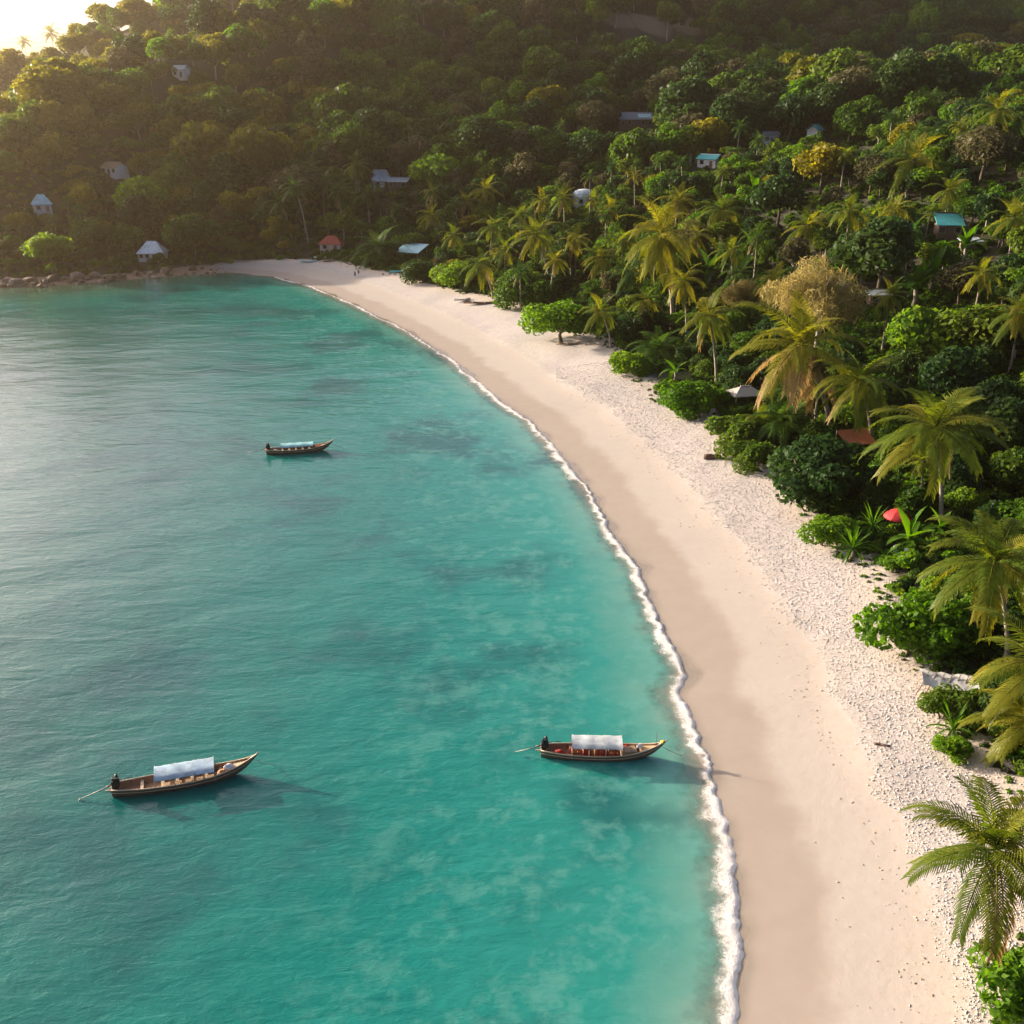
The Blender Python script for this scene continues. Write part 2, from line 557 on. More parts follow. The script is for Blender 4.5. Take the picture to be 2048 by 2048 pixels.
def sheet(xs, ys):
    X, Y = np.meshgrid(xs, ys)
    nx, ny = len(xs), len(ys)
    i = np.arange(nx * ny).reshape(ny, nx)
    f = np.stack([i[:-1, :-1], i[:-1, 1:], i[1:, 1:], i[1:, :-1]], -1).reshape(-1, 4)
    return X.ravel(), Y.ravel(), f


CLEAR = []
for cu, cv, rad in ((1300, 46, 13), (1370, 48, 11), (1240, 44, 10), (285, 125, 16), (310, 115, 12), (255, 145, 12), (840, 95, 14)):
    gx, gy, gz, gt = on_ground(cu, cv)
    CLEAR.append((gx, gy, rad * gt / 620))


def clearing(x, y):
    c = np.zeros(np.shape(x))
    for a, b, r in CLEAR:
        c = np.maximum(c, 1 - sstep(r * .7, r * 1.15, np.hypot((x - a), (y - b) * .6)))
    return c


def split_faces(f, mask):
    return f[mask], f[~mask]


def compact(V, f):
    used = np.unique(f); lut = np.full(len(V), -1); lut[used] = np.arange(len(used))
    return used, lut[f]


MG = ground_material()
gx_, gy_, gf_ = sheet(axis([(-2980, -360, 131), (-360, -96, 3), (-96, 78, .9), (78, 310, 3), (310, 2980, 89)]),
                      axis([(-390, 20, 41), (20, 338, .9), (338, 900, 4), (900, 2980, 104)]))
gd_ = signed(LAND, gx_, gy_); gv_ = signed(FOREST, gx_, gy_)
gz_ = terrain(gx_, gy_, gd_)
GV = np.stack([gx_, gy_, gz_], 1)
rocky_ = sstep(-84, -97, gx_) * sstep(255, 275, gy_)
cl_ = clearing(gx_, gy_)
fd, fv, fr = gd_[gf_].mean(1), gv_[gf_].mean(1), rocky_[gf_].mean(1)
isbed = fd < -2.5
isbeach = (~isbed) & (fv < 1.5) & (fr < .5)
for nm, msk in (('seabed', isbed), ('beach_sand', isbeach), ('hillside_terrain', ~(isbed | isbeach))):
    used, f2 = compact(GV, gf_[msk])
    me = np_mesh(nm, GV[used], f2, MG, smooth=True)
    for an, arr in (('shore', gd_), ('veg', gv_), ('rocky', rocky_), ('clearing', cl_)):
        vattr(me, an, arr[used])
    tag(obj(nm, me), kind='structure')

wx, wy, wf = sheet(axis([(-2950, -260, 120), (-260, 40, 1.5), (40, 2950, 145)]), axis([(-380, 24, 40), (24, 330, 1.5), (330, 2950, 131)]))
wd = -signed(LAND, wx, wy)
keep = (wd[wf] > -12).any(1)
hill_reflection = sstep(.05, .3, fbm(wx / 14, wy / 6, 31, 3)) * sstep(22, 4, wd) * sstep(-82, -96, wx) * .0
hill_reflection = np.maximum(hill_reflection, sstep(34, 4, wd) * sstep(-70, -100, wx + .2 * (300 - wy)))  # mask of the painted hill reflection off the rocky shore
used, f2 = compact(wx, wf[keep])
swell = (fbm(wx / 11 + wy / 30, wy / 6 - wx / 16, 41, 3)) * .22 * sstep(2, 20, wd)
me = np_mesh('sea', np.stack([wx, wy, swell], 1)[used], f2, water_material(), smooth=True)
vattr(me, 'offshore', wd[used]); vattr(me, 'hill_reflection', hill_reflection[used])
tag(obj('sea', me), kind='structure')


# foam along the water's edge: a low ragged rim that thins out seaward
def along(poly, step):
    P = np.array(poly, float); seg = np.hypot(*np.diff(P, axis=0).T); s = np.concatenate([[0], np.cumsum(seg)])
    q = np.arange(0, s[-1], step)
    x, y = np.interp(q, s, P[:, 0]), np.interp(q, s, P[:, 1])
    k = np.ones(9) / 9
    xs, ys = np.convolve(np.pad(x, 4, 'edge'), k, 'valid'), np.convolve(np.pad(y, 4, 'edge'), k, 'valid')
    tx, ty = np.gradient(xs), np.gradient(ys); L = np.hypot(tx, ty)
    return q, xs, ys, ty / L, -tx / L          # normal pointing to the land


def foam_strip(name, pts, out_in, out_sea, seed, hgt, mat):
    q, x, y, nx, ny = along(pts, .22)
    K = 15
    a = np.linspace(0, 1, K)[None, :]
    inn = out_in + fbm(q / 11.0, q * 0, seed, 4) * 1.9 + fbm(q / 1.1, q * 0, seed + 9, 3) * .6 + fbm(q / .45, q * 0, seed + 11, 2) * .22
    sea = out_sea * (.45 + 1.4 * (fbm(q / 8.0, q * 0 + 3, seed + 5, 3) + .5)) + fbm(q / 1.5, q * 0, seed + 7, 2) * .6
    off = inn[:, None] - sea[:, None] * (1 - a)
    X = x[:, None] + nx[:, None] * off; Y = y[:, None] + ny[:, None] * off
    base = np.maximum(terrain(X.ravel(), Y.ravel()).reshape(X.shape), 0.05)
    lump = np.sin(np.clip(a, 0, 1) ** 3 * math.pi) * hgt * (.5 + noise2(X * 1.7, Y * 1.7, 5)) + .035 + noise2(X * 4, Y * 4, 15) * .05
    Z = base + lump
    Z[:, -1] = base[:, -1] - .02
    n = len(q)
    i = np.arange(n * K).reshape(n, K)
    f = np.stack([i[:-1, :-1], i[:-1, 1:], i[1:, 1:], i[1:, :-1]], -1).reshape(-1, 4)
    me = np_mesh(name, np.stack([X, Y, Z], -1).reshape(-1, 3), f, mat, smooth=True)
    vattr(me, 'across', np.broadcast_to(a, (n, K)).ravel())
    return tag(obj(name, me), kind='stuff')


EDGE = [p for p in SHORE if 15 < p[1] < 303 and p[0] > -80 and p[0] < 20]
foam_strip('foam', EDGE, .25, 2.7, 50, .03, foam_material(.90))
tag(bpy.data.objects['foam'], 'white foam edge where the small waves wash onto the sand', 'foam')

# ------------------------------------------------------------------ coral rubble and washed up bits
Q = []
n0 = 240000
px = rng.uniform(8, 66, n0); py = 40 * (190 / 40) ** rng.random(n0)
pd_, pv_ = signed(LAND, px, py), signed(FOREST, px, py)
dens = sstep(12.2, 13.8, pd_ + fbm(px / 3, py / 3, 77, 2) * 3) * sstep(3, -2, pv_) + .004 * sstep(8, 11, pd_) * (pv_ < 0)
uu, vv, dp = proj(px, py, 1.8)
ok = (rng.random(n0) < dens) & (uu < 2150)
px, py = px[ok][:70000], py[ok][:70000]
pz = terrain(px, py); n1 = len(px)
sz = (.03 + .075 * rng.random(n1) ** 3) * (1 + py / 400)
OCT = np.array([(1, 0, 0), (0, 1, 0), (-1, 0, 0), (0, -1, 0), (0, 0, .6), (0, 0, -.4)], float)
OF = np.array([(0, 1, 4), (1, 2, 4), (2, 3, 4), (3, 0, 4), (1, 0, 5), (2, 1, 5), (3, 2, 5), (0, 3, 5)])
ang = rng.uniform(0, 6.28, n1); el = rng.uniform(.45, 1.0, n1)
V = OCT[None] * (sz[:, None, None] * (.75 + .5 * rng.random((n1, 6, 1))))
V[:, :, 1] *= el[:, None]
ca, sa = np.cos(ang)[:, None], np.sin(ang)[:, None]
VX, VY = V[:, :, 0] * ca - V[:, :, 1] * sa, V[:, :, 0] * sa + V[:, :, 1] * ca
V = np.stack([VX + px[:, None], VY + py[:, None], V[:, :, 2] + pz[:, None] + sz[:, None] * .15], -1)
m = NT('coral_rubble')
m.l(m.ramp(m.attr('tint'), [(0, (.28, .25, .23)), (.2, (.39, .355, .335)), (.7, (.48, .445, .425)), (1, (.57, .535, .51))]), m.b.inputs['Base Color'])
m.b.inputs['Roughness'].default_value = .9
me = np_mesh('coral_rubble', V.reshape(-1, 3), (OF[None] + 6 * np.arange(n1)[:, None, None]).reshape(-1, 3), m.mat, tint=np.repeat(rng.random(n1), 8))
tag(obj('coral_rubble', me), 'pale broken coral covering the upper beach below the trees', 'coral rubble', kind='stuff')

n0 = 30000
px = rng.uniform(5, 60, n0); py = 40 * (240 / 40) ** rng.random(n0)
pd_, pv_ = signed(LAND, px, py), signed(FOREST, px, py)
band = np.exp(-((pd_ - 10.3 - fbm(px / 9, py / 9, 5, 2) * 3) / 1.0) ** 2) * .32 + np.exp(-((pd_ - 7.4 - fbm(px / 12, py / 12, 15, 2) * 3) / .7) ** 2) * .06 + .012 * ((pd_ > 9) & (pv_ < 0))
ok = rng.random(n0) < band
px, py = px[ok][:2600], py[ok][:2600]; pz = terrain(px, py); n1 = len(px)
sz = (.03 + .07 * rng.random(n1) ** 2) * (1 + py / 220)
ang = rng.uniform(0, 6.28, n1)
V = OCT[None] * sz[:, None, None] * np.array([1.3, .6, .5])[None, None]
ca, sa = np.cos(ang)[:, None], np.sin(ang)[:, None]
V = np.stack([V[:, :, 0] * ca - V[:, :, 1] * sa + px[:, None], V[:, :, 0] * sa + V[:, :, 1] * ca + py[:, None], V[:, :, 2] + pz[:, None] + .02], -1)
m = NT('washed_up_bits')
m.l(m.ramp(m.attr('tint'), [(0, (.20, .14, .09)), (.6, (.36, .26, .17)), (1, (.46, .37, .27))]), m.b.inputs['Base Color'])
me = np_mesh('beach_litter', V.reshape(-1, 3), (OF[None] + 6 * np.arange(n1)[:, None, None]).reshape(-1, 3), m.mat, tint=np.repeat(rng.random(n1), 8))
tag(obj('beach_litter', me), 'line of brown leaves and twigs washed up along the dry sand', 'beach litter', kind='stuff')


# ------------------------------------------------------------------ plants: shared meshes
def unit(v): return v / np.maximum(np.linalg.norm(v, axis=-1, keepdims=True), 1e-9)


def crown_np(seed, n, size, lobes=9, spread=.62, lob=(.34, .52), flat=.8, droop=.0, aspect=.62, up=.35):
    """leaves of a crown of radius about 1: they sit on and in the lobes of the crown, sky shows between"""
    g = np.random.default_rng(seed)
    L = unit(g.normal(size=(lobes, 3))) * (spread * (.45 + .55 * g.random((lobes, 1))))
    L[:, 2] = np.abs(L[:, 2]) * flat - .12
    L[0] = (0, 0, .25)
    rl = g.uniform(lob[0], lob[1], lobes)
    lt = g.uniform(-.22, .22, lobes)
    w = rl ** 2 / (rl ** 2).sum()
    k = g.choice(lobes, n, p=w)
    dirn = unit(g.normal(size=(n, 3)) + np.array([0, 0, .25]))
    rad = rl[k] * (1 - .42 * g.random(n) ** 2.2)
    # twigs: leaves gather in tufts
    c = L[k] + dirn * rad[:, None] * np.array([1, 1, .85])
    tuft = np.floor(c * 6.5); h = hash2(tuft[:, 0] * 7 + tuft[:, 2] * 3, tuft[:, 1] * 5 + tuft[:, 2], seed)
    c = c + (h[:, None] - .5) * .07 * dirn
    nrm = unit(dirn * .9 + g.normal(size=(n, 3)) * .75 + np.array([0, 0, up]))
    a = unit(np.cross(nrm, g.normal(size=(n, 3)))); b = np.cross(nrm, a)
    s = size * g.uniform(.6, 1.35, n)[:, None]
    tip = c + a * s - np.array([0, 0, droop]) * s
    V = np.stack([c - a * s * .8, c + b * s * aspect + nrm * s * .18, tip, c - b * s * aspect + nrm * s * .18], 1)
    tint = np.clip(.5 + lt[k] + (h - .5) * .45 + g.normal(size=n) * .13, 0, 1)
    return V.reshape(-1, 3), np.arange(4 * n).reshape(n, 4), tint


def crown_mesh(name, mat, seed, n, size, **kw):
    V, F, t = crown_np(seed, n, size, **kw)
    return np_mesh(name, V, F, mat, tint=t)


def trunk_mb(seed, height, r0, mb=None, mi=0, limbs=4, reach=.55):
    """tapered trunk with limbs into the crown, crown radius 1, foot at z = 0"""
    q = random.Random(seed); mb = mb or MB()
    top = (q.uniform(-.12, .12), q.uniform(-.12, .12), height)
    mid = (q.uniform(-.08, .08), q.uniform(-.08, .08), height * .5)
    mb.tube([(0, 0, -.15), (0, 0, .05), mid, top], [r0 * 1.4, r0, r0 * .75, r0 * .35], 7, mi)
    for k in range(limbs):
        a = 6.28 * k / limbs + q.uniform(-.5, .5); z = height * q.uniform(.45, .8)
        mb.tube([(mid[0], mid[1], z), (math.cos(a) * reach * .5, math.sin(a) * reach * .5, z + .28), (math.cos(a) * reach, math.sin(a) * reach, z + .48)], [r0 * .45, r0 * .32, r0 * .12], 5, mi)
    return mb


CZ = 1.0        # crown centre height in crown radii
TRUNKS = [trunk_mb(s, 1.15, .05).mesh('trunk', M['bark_dark'], True) for s in range(4)]
TRUNKS_P = [trunk_mb(s + 20, 1.25, .045).mesh('trunk', M['bark_pale'], True) for s in range(2)]
KINDS = {}
for kind, mt, n, size, kw in (
        ('leafy', 'leaf', 2600, .085, {}), ('bright', 'leaf_bright', 2600, .085, {}), ('dark', 'leaf_dark', 2800, .08, {}),
        ('yellow', 'leaf_yellow', 2400, .085, {}), ('brown', 'leaf_brown', 2200, .075, dict(aspect=.4))):
    KINDS[kind] = [crown_mesh('crown', M[mt], 100 + 7 * i + len(kind) * 31, n, size, lobes=8 + i * 2, flat=.75 + .12 * i, **kw) for i in range(3)]

BUSHES = {}
for kind, mt, n, size, kw in (('bright', 'leaf_bright', 5200, .060, {}), ('leafy', 'leaf', 4600, .060, {}), ('dark', 'leaf_dark', 4200, .06, {}), ('big', 'leaf_bright', 1500, .13, dict(aspect=.45))):
    BUSHES[kind] = [crown_mesh('foliage', M[mt], 300 + i * 5 + len(kind), n, size, lobes=15 + 4 * i, spread=.86, lob=(.22, .46), flat=.85, **kw) for i in range(2)]


def frond_np(seed, elev, bend, pairs=46, segs=9, leaf_w=.018, leaf_l=.215, hang=.45):
    """one palm frond of length 1 from the origin outwards along +x: midrib and two rows of leaflets"""
    g = np.random.default_rng(seed)
    t = np.linspace(0, 1, segs * 4 + 1)
    ph = np.radians(elev - bend * t ** 1.25)
    dx = np.cos(ph); dz = np.sin(ph); ds = 1 / (len(t) - 1)
    x = np.concatenate([[0], np.cumsum(dx[:-1] * ds)]); z = np.concatenate([[0], np.cumsum(dz[:-1] * ds)])
    side = g.uniform(-.10, .10); y = side * t ** 2
    C = np.stack([x, y, z], 1)
    V, F, T = [], [], []
    idx = np.linspace(0, len(t) - 1, segs + 1).astype(int)
    for k, i in enumerate(idx):
        r = .012 * (1 - .85 * t[i])
        N = np.array([-dz[i], 0, dx[i]])
        V += [C[i] + np.array([0, r, 0]), C[i] + N * r, C[i] - np.array([0, r, 0])]
        if k:
            b = 3 * (k - 1)
            for j in range(3):
                F.append((b + j, b + (j + 1) % 3, b + 3 + (j + 1) % 3, b + 3 + j)); T.append(.9)
    for p in range(pairs):
        u = .10 + .88 * (p + .5) / pairs
        i = min(int(u * (len(t) - 1)), len(t) - 2)
        Tn = np.array([dx[i], side * 2 * u, dz[i]]); N = np.array([-dz[i], 0, dx[i]])
        ln = leaf_l * (math.sin(min(1, u * 1.12 + .16) * math.pi * .86) ** .7 + .12) * g.uniform(.85, 1.12)
        for sg in (-1, 1):
            B = np.array([0, sg, 0])
            d1 = unit(Tn * (.45 + .55 * u) + B * .85 + N * .22 - np.array([0, 0, hang * .35 + g.uniform(0, .12)]))
            d2 = unit(d1 - np.array([0, 0, hang * 1.25 + g.uniform(-.1, .25)]))
            o = C[i]; mid = o + d1 * ln * .5; tip = mid + d2 * ln * .5
            w = unit(np.cross(d1, N + B * .2)) * leaf_w * .5
            b = len(V)
            V += [o - w * .5, o + w * .5, mid + w, mid - w, tip + w * .25, tip - w * .25]
            F += [(b, b + 1, b + 2, b + 3), (b + 3, b + 2, b + 4, b + 5)]
            q = float(np.clip(g.normal(.5, .2), 0, 1)); T += [q, q]
    return np.array(V), np.array(F), np.array(T)


ELEV = [(78, 62), (55, 80), (32, 84), (8, 70), (-22, 48), (-52, 26)]
FRONDS = {}
for mt in ('frond', 'frond_gold', 'frond_green', 'frond_dry'):
    FRONDS[mt] = []
    for k, (e, b) in enumerate(ELEV):
        row = []
        for s in range(2):
            V, F, T = frond_np(40 + k * 3 + s, e + (s - .5) * 8, b + (s - .5) * 14, hang=.16 + .10 * k)
            row.append(np_mesh('frond', V, F, M[mt], tint=T))
        FRONDS[mt].append(row)


def rot_z(V, a):
    c, s = math.cos(a), math.sin(a)
    return np.stack([V[:, 0] * c - V[:, 1] * s, V[:, 0] * s + V[:, 1] * c, V[:, 2]], 1)


def palm_crown_np(seed, count=17, pairs=13):
    g = np.random.default_rng(seed); Vs, Fs, Ts, b = [], [], [], 0
    for i in range(count):
        q = i / (count - 1); e = 80 - 118 * q ** .9 + g.uniform(-9, 9); bend = np.interp(e, [-52, -22, 8, 32, 55, 78], [26, 48, 70, 84, 80, 62])
        V, F, T = frond_np(seed * 31 + i, e, bend, pairs, 5, .055, .25, .4 + .3 * q)
        V = rot_z(V * g.uniform(.85, 1.1), i * 2.39996 + g.uniform(-.2, .2))
        Vs.append(V); Fs.append(F + b); Ts.append(np.clip(T + g.uniform(-.2, .2), 0, 1)); b += len(V)
    return np.concatenate(Vs), np.concatenate(Fs), np.concatenate(Ts)


PALM_CROWNS = {mt: [np_mesh('crown', *palm_crown_np(s)[:2], M[mt], tint=palm_crown_np(s)[2]) for s in (3, 4, 5)] for mt in ('frond', 'frond_green', 'frond_gold')}


def nuts_mesh():
    mb = MB(); q = random.Random(2)
    for k in range(7):
        a = k * .9; c = Vector((math.cos(a) * .2, math.sin(a) * .2, -.1 - .16 * (k % 3)))
        mb.tube([c + Vector((0, 0, .16)), c + Vector((0, 0, .08)), c - Vector((0, 0, .06)), c - Vector((0, 0, .15))], [.03, .12, .12, .03], 6)
    return mb.mesh('coconut_bunch', M['coconut'], True)


NUTS = nuts_mesh()


def trunk_curve(base, top, r0, r1, sag, name='trunk', mat=None):
    """palm trunk from the origin to top - base, bent like a grown palm, swollen at the foot"""
    d = Vector(top) - Vector(base)
    P = []; rr = []
    for k in range(9):
        t = k / 8
        P.append((d.x * (t ** 1.5) + sag * d.y * .0, d.y * (t ** 1.5), d.z * t - (.3 if k == 0 else 0)))
        rr.append((r0 + (r1 - r0) * t) * (1.55 if k == 0 else 1.12 if k == 1 else 1))
    return MB().tube(P, rr, 8).mesh(name, mat or M['bark'], True)


OCC = []        # sight lines that random trees must leave free: u0, v0, u1, v1, depth
SPOTS = []      # ground spots taken: x, y, radius


def keep_view(u0, v0, u1, v1, depth): OCC.append((u0, v0, u1, v1, depth))


def palm(cu, cv, r_px, label, mt='frond', bu=None, bv=None, h=11.0, fronds=22, near=True, group=None, nuts=False, dead=1, seed=None, squash=1.0, emin=-50, spin=None, view=True):
    """a coconut palm; crown middle on the sight line (cu, cv), foot on the ground at (bu, bv) or under the crown at height h"""
    q = random.Random(seed if seed is not None else int(cu * 7 + cv * 13))
    if bu is not None:
        bx, by, bz, _ = on_ground(bu, bv)
        d = ray(cu, cv); t = by / d[1]
        top = (d[0] * t, by, CAM_H + d[2] * t)
    else:
        bx, by, bz, t = on_ground(cu, cv, h)
        d = ray(cu, cv)
        top = (d[0] * t, d[1] * t, CAM_H + d[2] * t)
        bx += q.uniform(-.12, .12) * h; by += q.uniform(-.02, .10) * h
        bz = float(terrain(np.array([bx]), np.array([by]))[0])
    L = r_px * t / CAM_F * (.97 if r_px < 100 else 1.04)
    root = thing('coconut_palm', (bx, by, bz), label, 'palm tree', group)
    rel = Vector(top) - Vector((bx, by, bz))
    r1 = max(.125, L * .024)
    obj('trunk', trunk_curve((bx, by, bz), top, r1 * 1.5, r1, 0), root)
    if near:
        spin0 = q.uniform(0, 6.28) if spin is None else spin
        for i in range(fronds):
            u = i / (fronds - 1)
            e = 82 - (82 - emin) * u ** .85 + q.uniform(-7, 7)
            k = min(range(6), key=lambda j: abs(ELEV[j][0] - e))
            mm = 'frond_dry' if i >= fronds - dead else mt
            if mt == 'frond' and q.random() < .25: mm = 'frond_gold'
            s = L * q.uniform(.88, 1.1) * (.8 if i < 3 else 1) * (.9 if k == 5 else 1)
            o = obj('frond', FRONDS[mm][k][q.randrange(2)], root, rel, (q.uniform(-.16, .16), R(ELEV[k][0] - e), spin0 + i * 2.39996 + q.uniform(-.2, .2)), (s, s * squash, s))
        if nuts: obj('coconut_bunch', NUTS, root, rel + Vector((0, 0, -.25)), None, L * .24)
    else:
        obj('crown', PALM_CROWNS[mt][q.randrange(3)], root, rel, (0, 0, q.uniform(0, 6.28)), L)
    SPOTS.append((bx, by, 1.6))
    if view: keep_view(cu - r_px * .75, cv - r_px * .7, cu + r_px * .75, cv + r_px * .75, t * .97)
    if bu is not None and view: keep_view(min(bu, cu) - 5, cv, max(bu, cu) + 5, cv + (bv - cv) * .8, t * .97)
    return root


def bush(u, v, r_px, kind, label, group=None, name='shrub', cat='bush', flat=.9, lift=.62, stems=True, view=True, wide=1.0):
    """a leafy bush whose middle is seen at (u, v)"""
    q = random.Random(int(u * 3 + v * 11))
    bx, by, bz, t = on_ground(u, v, 0, r_px * lift)
    r = r_px * t / CAM_F
    root = thing(name, (bx, by, bz), label, cat, group, rz=q.uniform(0, 6.28))
    obj('foliage', BUSHES[kind][q.randrange(2)], root, (0, 0, r * lift * .60), None, (r * 1.22 * wide, r * 1.22 / wide ** .5, r * flat * 1.2))
    if stems:
        mb = MB()
        for k in range(5):
            a = k * 1.26 + q.uniform(-.4, .4)
            mb.tube([(math.cos(a) * .1 * r, math.sin(a) * .1 * r, -.1), (math.cos(a) * .3 * r, math.sin(a) * .3 * r, .4 * r), (math.cos(a) * .5 * r, math.sin(a) * .5 * r, .8 * r)], [.035 * r, .028 * r, .012 * r], 5)
        obj('stem', mb.mesh('stem', M['bark_dark'], True), root)
    SPOTS.append((bx, by, r * .9))
    if view: keep_view(u - r_px * .8, v - r_px * .8, u + r_px * .8, v + r_px * .8, t * .97)
    return root


def tree(u, v, r_px, kind, label, hgt=1.0, name='broadleaf_tree', cat='tree', group=None, pale=False, view=True, crown=None, flat=.9):
    q = random.Random(int(u * 5 + v * 17))
    bx, by, bz, t = on_ground(u, v, 0, r_px * hgt)
    r = r_px * t / CAM_F
    root = thing(name, (bx, by, bz), label, cat, group, rz=q.uniform(0, 6.28), scale=r * 1.06)
    obj('crown', crown or KINDS[kind][q.randrange(3)], root, (0, 0, hgt), None, (1, 1, flat))
    obj('trunk', (TRUNKS_P if pale else TRUNKS)[q.randrange(2)], root, None, None, (1, 1, hgt))
    SPOTS.append((bx, by, r * .7))
    if view: keep_view(u - r_px * .75, v - r_px * .75, u + r_px * .75, v + r_px * .75, t * .97)
    return root


# ------------------------------------------------------------------ plants one can point at
for u0, v0, u1, v1 in ((232, 112, 335, 150), (1220, 40, 1400, 52)):       # the bare clearings stay in sight
    keep_view(u0, v0, u1, v1, on_ground((u0 + u1) / 2, v1)[3] * .99)

# palms along the beach, nearest first
palm(1990, 1700, 190, 'large coconut palm leaning out over the coral beach, nearest to the camera', bu=2190, bv=1940, mt='frond', fronds=24, nuts=True, dead=2, seed=2, emin=-30)
palm(1990, 1122, 150, 'tall coconut palm with drooping yellow green fronds behind the round glossy bush', bu=2012, bv=1330, mt='frond', fronds=24, nuts=True, seed=4)
palm(2085, 1330, 165, 'coconut palm at the right edge with fronds sweeping over the grey shelter', bu=2120, bv=1480, mt='frond', fronds=22, seed=8)
palm(2062, 1440, 130, 'low leaning palm with a pale slanting trunk below the grey shelter', bu=1978, bv=1532, mt='frond_gold', fronds=18, seed=6)
palm(1870, 856, 138, 'coconut palm with a wide star of fronds and a yellow heart above the red sunshade', bu=1880, bv=1050, mt='frond', fronds=26, nuts=True, seed=10, emin=-34)
palm(1722, 762, 105, 'coconut palm with a straight pale trunk beside the orange awning', bu=1742, bv=905, mt='frond', fronds=22, seed=12, emin=-40)
palm(1603, 690, 140, 'big wind swept golden brown palm with a long slanting trunk', bu=1660, bv=872, mt='frond_gold', fronds=28, dead=12, seed=13, emin=-70)
palm(1419, 632, 78, 'palm with a bright tuft on a long trunk behind the small round bush', bu=1432, bv=775, mt='frond', fronds=20, seed=14, emin=-66)
palm(1368, 560, 62, 'slim palm with hanging golden fronds left of the long trunked palm', bu=1372, bv=690, mt='frond_gold', fronds=18, seed=15, emin=-72)
palm(1325, 470, 112, 'tallest golden palm with long hanging fronds at the forest edge', bu=1345, bv=660, mt='frond_gold', fronds=26, seed=16, emin=-72)
palm(1072, 470, 70, 'broad palm with a thin bent trunk rising from the dark bushes', bu=1102, bv=584, mt='frond', fronds=22, seed=17)
palm(1150, 480, 48, 'upright palm with a straight pale trunk in the middle of the forest edge', bu=1151, bv=560, mt='frond_gold', fronds=18, seed=18, emin=-64)
palm(963, 528, 58, 'palm leaning out over the bright bush by the stranded boats', bu=986, bv=598, mt='frond', fronds=20, seed=19)
palm(862, 430, 36, 'small golden palm with a thin trunk behind the blue roofed hut', bu=878, bv=497, mt='frond_gold', fronds=16, seed=20)
palm(866, 383, 36, 'palm standing just behind the small golden palm', mt='frond', h=13, fronds=16, seed=21)
palm(934, 402, 40, 'brownish golden palm, first of the close pair', bu=941, bv=460, mt='frond_gold', fronds=18, seed=22, dead=6)
palm(972, 380, 44, 'taller golden palm of the close pair', bu=966, bv=450, mt='frond_gold', fronds=18, seed=23)
palm(1127, 397, 44, 'palm touching the round white roof', h=12, mt='frond', fronds=18, seed=24)
palm(1220, 417, 40, 'bushy headed palm to the right of the round white roof', bu=1224, bv=480, mt='frond_gold', fronds=18, seed=25, emin=-64)
palm(1268, 350, 28, 'small sunlit palm top against the dark valley', h=12, mt='frond_gold', fronds=14, seed=26)
palm(1203, 515, 52, 'palm with spreading orange green fronds beside the straight trunked palm', h=9, mt='frond_gold', fronds=18, seed=27)
palm(986, 452, 48, 'palm with upright fronds behind the leaning palm', h=11, mt='frond', fronds=18, seed=28)
palm(1040, 432, 40, 'palm with stiff upright fronds at the back of the forest edge', h=11, mt='frond', fronds=16, seed=29, emin=-10)
palm(1262, 545, 60, 'green palm in the shade left of the tallest golden palm', h=8, mt='frond_green', fronds=18, seed=30)
palm(1202, 622, 58, 'short two stemmed palm beside the spreading beach tree', bu=1222, bv=695, mt='frond', fronds=18, seed=31)
palm(1182, 634, 40, 'second stem of the short palm beside the spreading beach tree', bu=1194, bv=678, mt='frond', fronds=12, seed=32, emin=-60, view=False)
palm(1318, 700, 74, 'low bushy palm growing out of green leaves on the sand', h=2.2, mt='frond_green', fronds=22, seed=33, emin=-15)
palm(1568, 845, 88, 'low wide palm with fine green fronds over the large beach bush', h=3.6, mt='frond_green', fronds=26, seed=34, emin=-20)
palm(1520, 845, 62, 'small palm half hidden in the large beach bush', h=3.0, mt='frond', fronds=18, seed=35, emin=-20, view=False)
palm(758, 500, 66, 'low spreading palm on the beach beside the red roofed hut', h=4.2, mt='frond_green', fronds=26, seed=36, emin=-35)
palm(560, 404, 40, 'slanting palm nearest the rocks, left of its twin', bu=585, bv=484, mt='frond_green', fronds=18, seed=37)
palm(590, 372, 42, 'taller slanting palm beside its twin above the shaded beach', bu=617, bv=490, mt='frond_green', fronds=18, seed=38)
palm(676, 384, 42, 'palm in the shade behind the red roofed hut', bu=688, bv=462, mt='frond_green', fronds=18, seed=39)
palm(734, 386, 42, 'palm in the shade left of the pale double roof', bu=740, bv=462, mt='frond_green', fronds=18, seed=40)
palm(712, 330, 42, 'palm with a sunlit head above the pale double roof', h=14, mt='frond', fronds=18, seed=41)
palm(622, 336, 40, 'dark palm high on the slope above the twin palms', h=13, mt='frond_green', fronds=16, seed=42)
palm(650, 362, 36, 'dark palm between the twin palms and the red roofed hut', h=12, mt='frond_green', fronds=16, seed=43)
palm(1617, 452, 66, 'fresh green palm in the dark middle of the right hand wood', h=7, mt='frond', fronds=20, seed=44, emin=-35)
palm(1828, 318, 92, 'large palm with broad upright fronds at the top of the sunlit wood', h=8, mt='frond', fronds=20, seed=45, emin=-45)
palm(2026, 434, 66, 'golden green palm at the right edge near the turquoise roof', h=8, mt='frond', fronds=18, seed=46)
palm(1996, 220, 62, 'palm topping the sunlit trees at the upper right', h=11, mt='frond', fronds=18, seed=47)
palm(2040, 625, 84, 'dense green palm at the right edge above the leafy slope', h=9, mt='frond', fronds=24, seed=48)
palm(1548, 566, 64, 'palm with yellow fronds left of the tan feathery tree', h=8, mt='frond_gold', fronds=20, seed=49)
palm(1445, 420, 62, 'green palm behind the tallest golden palm', h=8, mt='frond', fronds=18, seed=50)
palm(1358, 400, 56, 'palm with stiff yellow fronds at the back of the tallest golden palm', h=10, mt='frond_gold', fronds=18, seed=51)
palm(1480, 545, 56, 'dark green palm in the shadow of the wood', h=7, mt='frond_green', fronds=16, seed=52)
